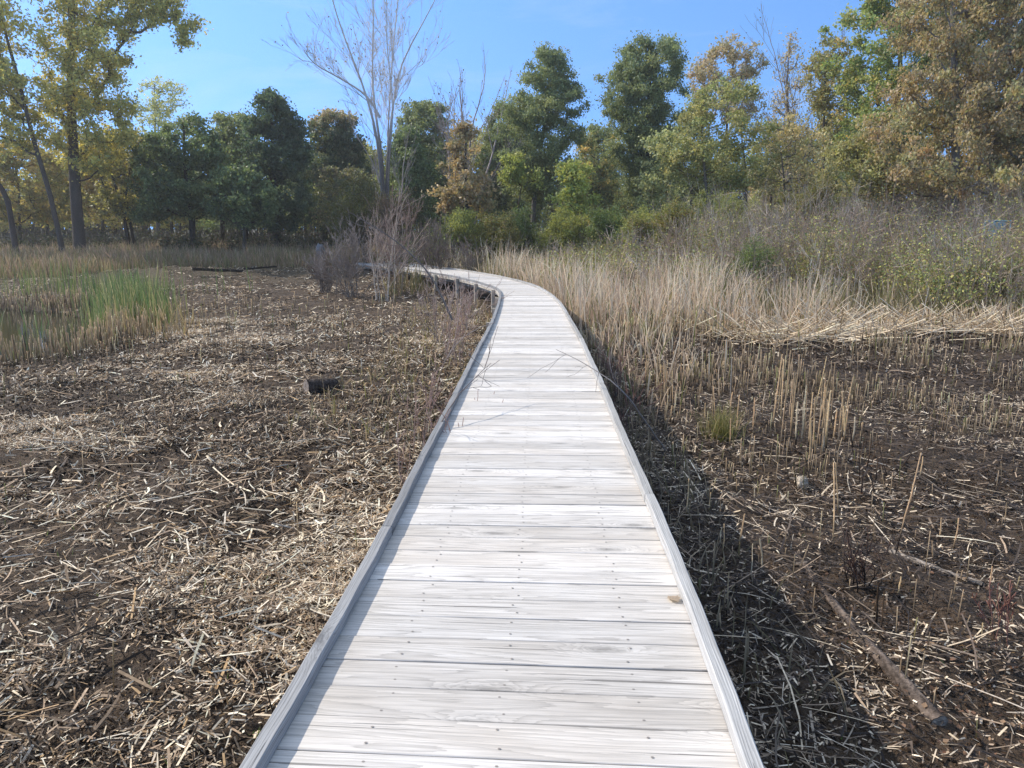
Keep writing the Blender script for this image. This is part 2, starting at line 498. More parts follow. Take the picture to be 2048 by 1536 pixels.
def sweep(i0, i1, off, w, z0, z1, name, mat, side, step=4, rr=None, tilt=0):
    """rectangular rail following the deck. off = inset of outer face from deck edge"""
    ids = list(range(i0, i1, step))
    if ids[-1] != i1: ids.append(i1)
    rr = rb.random() if rr is None else rr
    ch = .004
    V = []; UV = []
    s = 0
    for a, i in enumerate(ids):
        i = min(i, len(CTR) - 1)
        E = (WL[i] if side < 0 else WR[i]) - off
        if a: s += np.linalg.norm(CTR[i] - CTR[min(ids[a - 1], len(CTR) - 1)])
        wv = .0012 * math.sin(a * 1.7 + rr * 20)
        prof = [(0, z0), (0, z1 - ch), (ch, z1), (w - ch, z1), (w, z1 - ch), (w, z0)]
        acc = 0; last = None
        for (p, z) in prof:
            if last: acc += math.hypot(p - last[0], z - last[1])
            last = (p, z)
            xy = CTR[i] + NOR[i] * side * (E - p + wv)
            V.append((xy[0], xy[1], z + wv)); UV.append((s, acc, rr))
    k = len(ids); m = 6
    idx = np.arange(k * m).reshape(k, m)
    q = np.stack([idx[:-1], idx[1:], np.roll(idx[1:], -1, 1), np.roll(idx[:-1], -1, 1)], -1).reshape(-1, 4)
    if side > 0: q = q[:, ::-1]
    e0, e1 = idx[0], idx[-1]
    q = np.vstack([q, [[e0[0], e0[1], e0[4], e0[5]], [e0[1], e0[2], e0[3], e0[4]], [e1[5], e1[4], e1[1], e1[0]], [e1[4], e1[3], e1[2], e1[1]]]])
    return mesh(name, np.array(V), q, mat=mat, uv=np.array(UV), parent=BW)

def idx_at_y(y):
    return int(np.abs(CTR[:, 1] - y).argmin())
iL = [20, idx_at_y(3.72)]
while iL[-1] < len(CTR) - 80: iL.append(iL[-1] + 66)
iL.append(len(CTR) - 1)
iR = [20, idx_at_y(4.25)]
while iR[-1] < len(CTR) - 80: iR.append(iR[-1] + 66)
iR.append(len(CTR) - 1)
for lst, sd in ((iL, -1), (iR, 1)):
    for a, b in zip(lst[:-1], lst[1:]):
        j1, j2 = rb.random(2)
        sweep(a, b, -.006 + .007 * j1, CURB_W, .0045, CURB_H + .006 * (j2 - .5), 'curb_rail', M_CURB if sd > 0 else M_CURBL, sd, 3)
    # outer stringer and inner stringer
    for a, b in zip(lst[:-1], lst[1:]):
        sweep(a, b, .13, .04, -.20, -.042, 'stringer', M_POST, sd, 6)
        sweep(a, b, .004, .022, -.10, -.0425, 'fascia_board', M_POST, sd, 3)
sweep(20, len(CTR) - 1, .74, .04, -.20, -.042, 'stringer', M_POST, 1, 6)

def post_at(i, side, top, wpx=.09, out=.0):
    E = (WL[i] if side < 0 else WR[i]) + out
    c = CTR[i] + NOR[i] * side * (E - wpx / 2 + .02)
    z0 = float(gz(c[0], c[1])) - .2
    h = wpx / 2
    V = []; UV = []
    r = rb.random()
    lean = rb.normal(0, .008, 2)
    for z in (z0, (z0 + top) / 2, top - .006, top):
        hh = h if z < top else h - .005
        for a, b in ((-1, -1), (1, -1), (1, 1), (-1, 1)):
            xy = c + NOR[i] * a * hh + TAN[i] * b * hh + lean * (z - z0)
            V.append((xy[0], xy[1], z)); UV.append((z, (a + b * .5) * hh + b * .03, r))
    V = np.array(V); idx = np.arange(16).reshape(4, 4)
    q = np.stack([idx[:-1], np.roll(idx[:-1], -1, 1), np.roll(idx[1:], -1, 1), idx[1:]], -1).reshape(-1, 4)
    q = np.vstack([q, [idx[3]]])
    return mesh('post', V, q, mat=M_POST, uv=np.array(UV), parent=BW)

i = 40
while i < len(CTR) - 5:
    for sd in (-1, 1):
        bend = sd < 0 and CTR[i, 1] > 13
        post_at(i, sd, -.012 if bend else -.106, .09, .075 if bend else -.03)
    # cross beam under the stringers
    c, n_, t_ = CTR[i], NOR[i], TAN[i]
    V = []; UV = []; r = rb.random()
    for u in (-WL[i] + .02, WR[i] - .02):
        for (p, z) in ((.055, -.34), (.095, -.34), (.095, -.203), (.055, -.203)):
            xy = c + n_ * u + t_ * p
            V.append((xy[0], xy[1], z)); UV.append((u, z + p, r))
    q = [[0, 1, 5, 4], [1, 2, 6, 5], [2, 3, 7, 6], [3, 0, 4, 7], [3, 2, 1, 0], [4, 5, 6, 7]]
    mesh('cross_beam', np.array(V), q, mat=M_POST, uv=np.array(UV), parent=BW)
    i += 49

# dry leaf on the deck
def curled_leaf(name, p, size, rot, col, label):
    n = 9; V = []; C = []
    for a in range(n):
        t_ = a / (n - 1)
        w = math.sin(PI * t_ ** .8) * .42 + .02
        if a % 2: w *= .72
        for b in (-1, -.5, 0, .5, 1):
            x = b * w; y = t_ - .5; z = .10 + .5 * abs(b * w) ** 1.5 + .12 * math.sin(t_ * 5)
            cx, sx = math.cos(rot), math.sin(rot)
            V.append((p[0] + size * (x * cx - y * sx), p[1] + size * (x * sx + y * cx), p[2] + size * z * .5)); C.append(col)
    idx = np.arange(n * 5).reshape(n, 5)
    q = np.stack([idx[:-1, :-1], idx[:-1, 1:], idx[1:, 1:], idx[1:, :-1]], -1).reshape(-1, 4)
    C = np.array(C) * (1 + rng.normal(0, .12, (len(C), 1)))
    o = mesh(name, V, q, mat=M_LEAF, col=np.clip(C, 0, 1), smooth_shade=True)
    return tag(o, label, 'leaf')
lp = on_plane(1346, 1198, .004)
curled_leaf('dry_leaf', lp, .07, .5, (.50, .40, .31), 'small curled brown leaf lying on the boardwalk by its right rail')

# ------------------------------------------------------------------ litter on the marsh
def in_pond(x, y):
    return gz(x, y, False) < WATER_Z + .02

def straws(n, y0, y1, side, lmin, lmax, rad, cols, dens=None, pitch=.22, seg=3, sides=3, seed=1, lift=.03, xlim=None, aniso=0.0):
    r = np.random.default_rng(seed)
    u = r.random(n * 3)
    y = np.sqrt(y0 ** 2 + u * (y1 ** 2 - y0 ** 2))
    hx = .82 * y + 1.2
    x = r.random(n * 3) * hx * side
    d, sd = deck_dist(x, y)
    keep = (~in_pond(x, y)) & ((d > .62) | (r.random(n * 3) < .25)) & (sd == side)
    if xlim is not None: keep &= xlim(x, y)
    if dens is not None: keep &= r.random(n * 3) < dens(x, y)
    x = x[keep][:n]; y = y[keep][:n]; n = len(x)
    if n == 0: return None
    L = lmin + (lmax - lmin) * r.random(n) ** 2.2
    ang = r.random(n) * 2 * PI
    if aniso: ang = np.where(r.random(n) < aniso, r.normal(.35, .45, n), ang)
    pt = r.normal(0, pitch, n)
    D = np.c_[np.cos(ang) * np.cos(pt), np.sin(ang) * np.cos(pt), np.sin(pt)]
    bend = (r.normal(0, .09, (n, 1)) * np.c_[-np.sin(ang), np.cos(ang), np.zeros(n)] + np.c_[np.zeros((n, 2)), r.normal(0, .05, n)]) * L[:, None]
    tt = np.linspace(-.5, .5, seg)
    P = np.c_[x, y, gz(x, y) + rad + lift * r.random(n) ** 1.5 + np.abs(np.sin(pt)) * L * .35][:, None, :] + D[:, None, :] * (L[:, None] * tt[None, :])[:, :, None] + bend[:, None, :] * (L[:, None] * (tt ** 2 * 4)[None, :])[:, :, None]
    R = rad * (.45 + 1.1 * r.random((n, 1)) ** 1.3) * np.ones((1, seg)); R[:, -1] *= r.choice([.3, .9], n)
    C = cols(x, y, n, r)
    if sides == 2:
        R = R * 1.1
        S = np.cross(D, np.c_[r.normal(0, .35, n), r.normal(0, .35, n), np.ones(n)]); S /= np.linalg.norm(S, axis=1)[:, None]
        V, q, pi = ribbons(P, R, S)
    else:
        V, q, pi = tubes(P, R, sides)
        # flatten : squash handled by small radius
    return V, q, C[pi]

def left_cols(x, y, n, r):
    pale = smooth(.42, .72, fbm(x * .55 + 3, y * .55, 21, 3))
    # brighter drift beside the boardwalk and in the middle distance
    d, _ = deck_dist(x, y)
    drift = np.exp(-((d - 1.35) / .55) ** 2) * smooth(2.6, 4.0, y) * smooth(9, 5, y)
    pale = np.clip(.34 + .60 * pale + .75 * drift + .20 * smooth(11, 16, y) - .35 * smooth(19, 25, y), 0, 1.3)
    k = r.random(n)
    dark = pal(n, [(4, (.026, .020, .016)), (3, (.060, .044, .032)), (2, (.13, .095, .068))], .2, r)
    tan = pal(n, [(3, (.42, .31, .21)), (2, (.30, .22, .15)), (1, (.46, .31, .16))], .2, r)
    wht = pal(n, [(3, (.88, .73, .52)), (2, (.92, .82, .65)), (1, (.64, .56, .46))], .12, r)
    c = np.where((k < pale * .42)[:, None], wht, np.where((k < pale * .42 + .26 + .3 * pale)[:, None], tan, dark))
    return c

def right_cols(x, y, n, r):
    d, _ = deck_dist(x, y)
    pale = smooth(.45, .75, fbm(x * .6 + 9, y * .6, 33, 3)) * .4 + .14
    pale = pale + .12 * np.exp(-((d - 1.3) / .7) ** 2) + .6 * np.exp(-(((x - 3.6) / .9) ** 2 + ((y - 3.3) / 1.0) ** 2))
    pale = np.clip(pale, 0, 1)
    k = r.random(n)
    dark = pal(n, [(4, (.034, .028, .026)), (3, (.070, .056, .048)), (2, (.13, .10, .08))], .2, r)
    tan = pal(n, [(3, (.36, .27, .19)), (2, (.26, .20, .15))], .2, r)
    wht = pal(n, [(3, (.76, .62, .44)), (2, (.86, .74, .57)), (2, (.52, .44, .35))], .12, r)
    return np.where((k < pale * .42)[:, None], wht, np.where((k < pale * .42 + .10 + .3 * pale)[:, None], tan, dark))

def clump(x, y):
    d, sd = deck_dist(x, y)
    return np.clip(.12 + 1.3 * smooth(.40, .64, fbm(x * 1.1, y * 1.1, 77, 4)) + .7 * np.exp(-((d - 1.35) / .55) ** 2) * smooth(2.6, 4, y), 0, 1)
def clump_r(x, y):
    d, _ = deck_dist(x, y)
    return np.clip(.38 + .8 * smooth(.4, .65, fbm(x * 1.3, y * 1.3, 78, 3)) + .7 * np.exp(-((d - 1.2) / .6) ** 2), 0, 1)

bag = Bag()
for args in (
    (36000, 1.6, 5.5, -1, .015, .10, .0036, left_cols, clump, .38, 3, 2, 101, .045),
    (900, 1.6, 6.5, -1, .16, .42, .0050, left_cols, None, .12, 4, 2, 102, .06),
    (2600, 1.6, 8, -1, .10, .26, .0042, left_cols, clump, .2, 5, 3, 112, .07),
    (54000, 5.5, 11, -1, .025, .13, .0046, left_cols, clump, .38, 3, 2, 103, .05),
    (1800, 6, 13, -1, .2, .5, .006, left_cols, None, .12, 4, 2, 104, .07),
    (60000, 11, 20, -1, .04, .18, .0072, left_cols, clump, .3, 3, 2, 105, .06),
    (30000, 20, 38, -1, .06, .26, .011, left_cols, clump, .2, 3, 2, 106, .04)):
    g = straws(*args)
    bag.add(*g)
o = bag.build('reed_litter', M_LITTER)
tag(o, 'chopped pale and blackened reed litter covering the mud left of the boardwalk', 'reed litter', kind='stuff')

bag = Bag()
for args in (
    (18000, 1.6, 5.5, 1, .02, .10, .0034, right_cols, clump_r, .22, 3, 2, 201, .035),
    (1100, 1.6, 6.5, 1, .16, .60, .0036, right_cols, None, .10, 4, 2, 202, .05),
    (36000, 5.5, 11, 1, .025, .13, .0044, right_cols, clump_r, .25, 3, 2, 203, .04),
    (1700, 6, 13, 1, .2, .6, .0046, right_cols, None, .12, 4, 2, 204, .06),
    (32000, 11, 20, 1, .04, .17, .0072, right_cols, clump_r, .3, 3, 2, 205, .05)):
    bag.add(*straws(*args))
o = bag.build('burnt_reed_litter', M_LITTER)
tag(o, 'burnt black and straw coloured reed fragments on the mud right of the boardwalk', 'reed litter', kind='stuff')

# crumbs of peat
def crumbs(n, y0, y1, size, seed):
    r = np.random.default_rng(seed)
    y = np.sqrt(y0 ** 2 + r.random(n) * (y1 ** 2 - y0 ** 2)); x = (r.random(n) * 2 - 1) * (.82 * y + 1.2)
    d, _ = deck_dist(x, y)
    k = (~in_pond(x, y)) & (d > .8) & (r.random(n) < .15 + .85 * smooth(.45, .6, fbm(x * .9, y * .9, 3)))
    x, y = x[k], y[k]; n = len(x)
    sz = size * (.4 + r.random(n) ** 2 * 1.4)
    base = np.array([[1, 0, 0], [-1, 0, 0], [0, 1, 0], [0, -1, 0], [0, 0, 1], [0, 0, -1]], float)
    V = base[None] * (1 + r.normal(0, .25, (n, 6, 1))) * sz[:, None, None] * np.array([1, 1, .7])
    a = r.random(n) * 2 * PI; ca, sa = np.cos(a)[:, None], np.sin(a)[:, None]
    X = V[..., 0] * ca - V[..., 1] * sa; Y = V[..., 0] * sa + V[..., 1] * ca
    V = np.stack([X + x[:, None], Y + y[:, None], V[..., 2] + (gz(x, y) + sz * .3)[:, None]], -1)
    f = np.array([[0, 2, 4], [2, 1, 4], [1, 3, 4], [3, 0, 4], [2, 0, 5], [1, 2, 5], [3, 1, 5], [0, 3, 5]])
    T = (f[None] + (np.arange(n) * 6)[:, None, None]).reshape(-1, 3)
    C = np.repeat(pal(n, [(3, (.045, .030, .021)), (4, (.10, .064, .040)), (2, (.020, .015, .012)), (2, (.16, .105, .065))], .2, r), 6, 0)
    return V.reshape(-1, 3), T, C
V1, T1, C1 = crumbs(110000, 2, 7, .007, 301)
V2, T2, C2 = crumbs(90000, 7, 16, .015, 302)
o = mesh('peat_crumbs', np.vstack([V1, V2]), tris=np.vstack([T1, T2 + len(V1)]), mat=M_STRAW, col=np.vstack([C1, C2]))
tag(o, 'crumbly dark brown peat clods scattered over the mud', 'peat', kind='stuff')

# ------------------------------------------------------------------ standing blades
def blades(x, y, h, w, lean, cbase, ctip, seed, segs=4, droop=.25, z=None):
    r = np.random.default_rng(seed); n = len(x)
    az = r.random(n) * 2 * PI
    ln = np.abs(r.normal(0, lean, n))
    tt = np.linspace(0, 1, segs)
    D = np.c_[np.cos(az), np.sin(az)]
    off = (ln[:, None] * tt[None] + (droop * r.random(n) ** 3)[:, None] * tt[None] ** 3) * h[:, None]
    zz = h[:, None] * (tt[None] - .35 * (off / h[:, None]) ** 2)
    z0 = (gz(x, y) if z is None else z) - .02
    P = np.stack([x[:, None] + D[:, :1] * off, y[:, None] + D[:, 1:] * off, z0[:, None] + zz], -1)
    fa = r.normal(0, .7, n)
    S = np.c_[np.cos(fa), np.sin(fa), np.zeros(n)]
    W = w[:, None] * np.interp(tt, [0, .2, .7, 1], [.8, 1, .7, .12])[None]
    V, q, pi = ribbons(P, W, S)
    k = np.tile(np.repeat(tt, 2), n)[:, None]
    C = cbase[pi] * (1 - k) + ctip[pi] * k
    return V, q, C

def region(n, y0, y1, xf, seed, maxn=None):
    """xf(x,y)->density 0..1 ; x sampled across wedge"""
    r = np.random.default_rng(seed)
    y = np.sqrt(y0 ** 2 + r.random(n) * (y1 ** 2 - y0 ** 2)); x = (r.random(n) * 2 - 1) * (.85 * y + 1)
    k = r.random(n) < xf(x, y)
    return x[k], y[k], r

# dry cattail stand behind the bend and right of the deck
def f_cat(x, y):
    d, sd = deck_dist(x, y)
    front = 16.8 + .8 * np.sin(x * .9) + 1.8 * (fbm(x * .4, y * 0 + 2, 8, 2) - .5) + np.clip(x - 9, 0, 9) * .12
    a = smooth(-.6, .8, y - front) * (x > 2.0) * (y < np.interp(x, [2, 6, 9, 12], [27, 23, 20, 19]) + 2 * vn(x * .5, x * 0, 4))
    b = (d > 1.0) * (d < 4.8) * (sd > 0) * (y > 17.5)
    c = (d > .95) * (sd > 0) * (y > 7) * (y < 17.5) * smooth(7, 16, y) * np.exp(-((d - 2.0) / 1.0) ** 2) * .5
    dens = np.maximum(np.maximum(a, b), c)
    return .75 * dens * (d > .95) * np.clip(-.62 + 2.5 * fbm(x * 1.1, y * 1.1, 41, 3), .02, 1) * (x > -7)
bag = Bag()
x, y, r = region(160000, 7, 33, f_cat, 401)
n = len(x)
hh = (.45 + 1.15 * r.random(n) ** .8) * (.35 + .95 * vn(x * .9, y * .9, 47)) * (.5 + .5 * smooth(11, 19, y)) * np.where(r.random(n) < .22, .45, 1) * (1 - .42 * smooth(5, 11, x))
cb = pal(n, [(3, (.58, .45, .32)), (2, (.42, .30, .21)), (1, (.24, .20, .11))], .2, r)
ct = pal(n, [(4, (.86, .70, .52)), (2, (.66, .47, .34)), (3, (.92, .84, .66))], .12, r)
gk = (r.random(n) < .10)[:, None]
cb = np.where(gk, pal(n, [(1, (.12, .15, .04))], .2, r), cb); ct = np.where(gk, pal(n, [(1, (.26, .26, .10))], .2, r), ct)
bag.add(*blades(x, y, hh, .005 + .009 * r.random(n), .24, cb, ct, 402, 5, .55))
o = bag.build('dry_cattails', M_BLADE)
tag(o, 'stand of dry straw coloured cattails beyond the bend and along the right bank', 'cattails', kind='stuff')

# fallen pale reeds at the foot of the stand (right)
def f_edge(x, y):
    front = 16.3 + .8 * np.sin(x * .9) + 1.8 * (fbm(x * .4, y * 0 + 2, 8, 2) - .5) + np.clip(x - 9, 0, 9) * .12
    return np.exp(-((y - front) / .75) ** 2) * smooth(3.5, 6, x) * np.clip(.3 + vn(x * 1.5, y, 9), 0, 1)
x, y, r = region(60000, 13, 22, f_edge, 411)
n = len(x)
ang = r.random(n) * 2 * PI; pt = np.abs(r.normal(.12, .35, n)); L = .25 + .8 * r.random(n)
D = np.c_[np.cos(ang) * np.cos(pt), np.sin(ang) * np.cos(pt), np.sin(pt)]
P = np.c_[x, y, gz(x, y) + .03 + .10 * r.random(n)][:, None, :] + D[:, None, :] * (L[:, None] * np.linspace(0, 1, 3)[None])[:, :, None]
V, q, pi = tubes(P, .0085 * (.6 + .7 * r.random((n, 1))) * np.ones((1, 3)), 3)
C = pal(n, [(4, (.92, .82, .64)), (2, (.74, .62, .45)), (1, (.4, .3, .2))], .10, r)
o = mesh('fallen_reeds', V, q, mat=M_STRAW, col=C[pi])
tag(o, 'bleached fallen reeds heaped along the foot of the cattail stand', 'fallen reeds', kind='stuff')

# standing stubble
def f_stub(x, y):
    d, sd = deck_dist(x, y)
    right = (sd > 0) * (.10 + .9 * smooth(.45, .7, fbm(x * .7, y * .7, 55, 2))) * (y < 19) * smooth(2, 9, y)
    pond = (sd < 0) * np.exp(-((((x + 14.2 + .45 * (y - 18)) / 5.0) ** 2 + ((y - 18) / 6.0) ** 2) - 1.0) ** 2 / .08) * .7 * (x < -6)
    left = (sd < 0) * .035
    return np.clip(right + pond + left, 0, 1) * (d > .85)
x, y, r = region(60000, 2, 24, f_stub, 421)
n = len(x); pondish = x < -6.5
hh = np.where(pondish, .18 + .45 * r.random(n) ** 1.5, (.06 + .26 * r.random(n) ** 2) * (1 + .6 * smooth(8, 14, y)))
az = r.random(n) * 2 * PI; ln = np.abs(r.normal(0, .14, n))
P = np.stack([np.c_[x + np.cos(az) * ln * hh * t_, y + np.sin(az) * ln * hh * t_, gz(x, y) - .03 + (hh + .03) * t_] for t_ in (0, .5, 1)], 1)
rad = (.0036 + .0050 * smooth(6, 20, y))[:, None] * np.ones((1, 3))
V, q, pi = tubes(P, rad, 4)
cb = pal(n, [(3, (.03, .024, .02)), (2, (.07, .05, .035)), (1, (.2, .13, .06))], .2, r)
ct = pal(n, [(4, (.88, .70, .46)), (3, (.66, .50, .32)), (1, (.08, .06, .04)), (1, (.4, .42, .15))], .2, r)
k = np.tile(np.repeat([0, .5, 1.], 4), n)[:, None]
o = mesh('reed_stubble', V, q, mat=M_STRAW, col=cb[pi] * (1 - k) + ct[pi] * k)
tag(o, 'short cut reed stubble standing out of the mud', 'reed stubble', kind='stuff')

# green cattails left
def f_green(x, y):
    a = .75 * np.exp(-(((x + 9.9 + .52 * (y - 19.5)) / 1.1) ** 2 + ((y - 20.2) / 2.2) ** 2) ** 2)
    b = .09 * np.exp(-(((x + 15.6) / 2.8) ** 2 + ((y - 27.2) / 1.2) ** 2))
    c = .03 * np.exp(-(((x + 11.3) / 1.0) ** 2 + ((y - 17.3) / 1.0) ** 2))
    return np.clip(a * np.clip(-.15 + 1.5 * vn(x * 1.6, y * 1.6, 3), .04, 1) + b + c, 0, 1)
x, y, r = region(210000, 14, 30, f_green, 431)
n = len(x)
hh = .6 + .75 * r.random(n)
cb = pal(n, [(1, (.40, .32, .17)), (3, (.18, .24, .07)), (2, (.12, .19, .05))], .15, r)
ct = pal(n, [(4, (.11, .19, .07)), (3, (.17, .26, .09)), (3, (.40, .36, .18))], .2, r)
o_b = Bag(); o_b.add(*blades(x, y, hh, .008 + .007 * r.random(n), .13, cb, ct, 432, 5, .2))
# tan skirt
x, y, r = region(90000, 13, 26, lambda x, y: .28 * np.clip(np.exp(-(((x + 8.7 + .5 * (y - 17.6)) / 1.25) ** 2 + ((y - 17.6) / 1.8) ** 2) ** 2), 0, 1), 433)
n = len(x)
hh = .25 + .55 * r.random(n)
o_b.add(*blades(x, y, hh, .007 + .006 * r.random(n), .2, pal(n, [(1, (.30, .22, .12))], .2, r), pal(n, [(3, (.52, .41, .24)), (1, (.3, .3, .1))], .15, r), 434, 4, .3))
o = o_b.build('green_cattails', M_BLADE)
tag(o, 'patch of green cattails with tan bases at the pond edge', 'cattails', kind='stuff')

# brown weed band in front of the left wood
def f_weed(x, y):
    front = 37.5 - 5.5 * smooth(-14, -22, x) + 3.0 * smooth(-13, -8, x)*0 + 1.2 * (fbm(x * .3, x * 0, 61, 2) - .5)
    return smooth(-.7, 1.2, y - front) * (x < -4.5 + .0 * y) * np.clip(.35 + vn(x * .9, y * .9, 3), 0, 1)
x, y, r = region(150000, 28, 54, f_weed, 441)
n = len(x)
hh = .25 + .75 * r.random(n) ** 1.4 * (.5 + .8 * vn(x * .6, y * .6, 91))
cb = pal(n, [(3, (.32, .22, .15)), (2, (.24, .21, .09)), (1, (.16, .21, .06))], .2, r)
ct = pal(n, [(4, (.42, .29, .22)), (3, (.32, .26, .14)), (1, (.62, .50, .37)), (2, (.18, .22, .08))], .2, r)
bagw = Bag(); bagw.add(*blades(x, y, hh, .012 + .012 * r.random(n), .22, cb, ct, 442, 4, .4))
# low grass fringe behind the bend, under the right thicket
def f_gr(x, y):
    d, sd = deck_dist(x, y)
    return (d > 1.1) * ((x > -4.5) * (y > 26) * .55 + (x > 6) * (y > 17.5 + .12 * np.clip(x - 9, 0, 9)) * .5) * np.clip(.35 + vn(x, y, 3), 0, 1)
x, y, r = region(120000, 17, 44, f_gr, 443)
n = len(x)
cb = pal(n, [(3, (.11, .12, .045)), (2, (.18, .14, .08))], .2, r)
ct = pal(n, [(3, (.20, .20, .08)), (3, (.30, .24, .14)), (1, (.40, .33, .22))], .2, r)
bagw.add(*blades(x, y, .4 + .7 * r.random(n), .010 + .010 * r.random(n), .25, cb, ct, 444, 4, .4))
o = bagw.build('dried_weeds', M_BLADE)
tag(o, 'band of brown dried weeds and rough grass in front of the wood', 'weeds', kind='stuff')

# ------------------------------------------------------------------ leaves
def leafquads(P, size, r, droop=.0, aspect=.62):
    n = len(P)
    d = r.normal(0, 1, (n, 3)); d[:, 2] -= droop; d /= np.linalg.norm(d, axis=1)[:, None]
    u = r.normal(0, 1, (n, 3)); u[:, 2] += .4
    s_ = np.cross(d, u); s_ /= np.linalg.norm(s_, axis=1)[:, None] + 1e-9
    nrm = np.cross(s_, d)
    sz = (size * (.6 + .8 * r.random(n)))[:, None]
    a = P - d * sz * .5; b = P + d * sz * .5
    m1 = P + s_ * sz * aspect * .5 + nrm * sz * .10 - d * sz * .06; m2 = P - s_ * sz * aspect * .5 + nrm * sz * .10 - d * sz * .06
    V = np.stack([a, m1, b, m2], 1).reshape(-1, 3)
    q = np.arange(n * 4).reshape(-1, 4)
    return V, q

def interp_path(path, k):
    P = np.array(path, float)
    s_ = np.r_[0, np.cumsum(np.linalg.norm(np.diff(P, axis=0), axis=1))]
    t_ = np.linspace(0, s_[-1], k)
    Q = np.c_[np.interp(t_, s_, P[:, 0]), np.interp(t_, s_, P[:, 1]), np.interp(t_, s_, P[:, 2])]
    for _ in range(2): Q[1:-1] = (Q[:-2] + 2 * Q[1:-1] + Q[2:]) / 4
    return Q

def grow(trunk, pts, r, up=.35):
    """attach points to the nearest node, favouring nodes below. returns nodes, parents"""
    nodes = [p for p in trunk]; par = [-1] + list(range(len(trunk) - 1))
    t0 = np.array(trunk)
    d0 = np.array([np.min(np.linalg.norm(t0 - p, axis=1)) for p in pts])
    order = np.argsort(d0)
    A = np.zeros((len(trunk) + 2 * len(pts) + 5, 3)); A[:len(trunk)] = t0; m = len(trunk)
    tips = []
    lo = max(2, int(len(trunk) * .25))
    for k in order:
        p = pts[k]
        dv = p - A[:m]; dist = np.linalg.norm(dv, axis=1)
        cost = dist + np.where(dv[:, 2] < dist * .15, dist * .9, 0)
        cost[:lo] += 6
        j = int(cost.argmin())
        L = dist[j]
        mid = (A[j] + p) / 2 + r.normal(0, .06 * L, 3) + np.array([0, 0, -.07 * L])
        A[m] = mid; par.append(j); m += 1
        A[m] = p; par.append(m - 1); m += 1
        tips.append(m - 1)
    return A[:m], par, tips

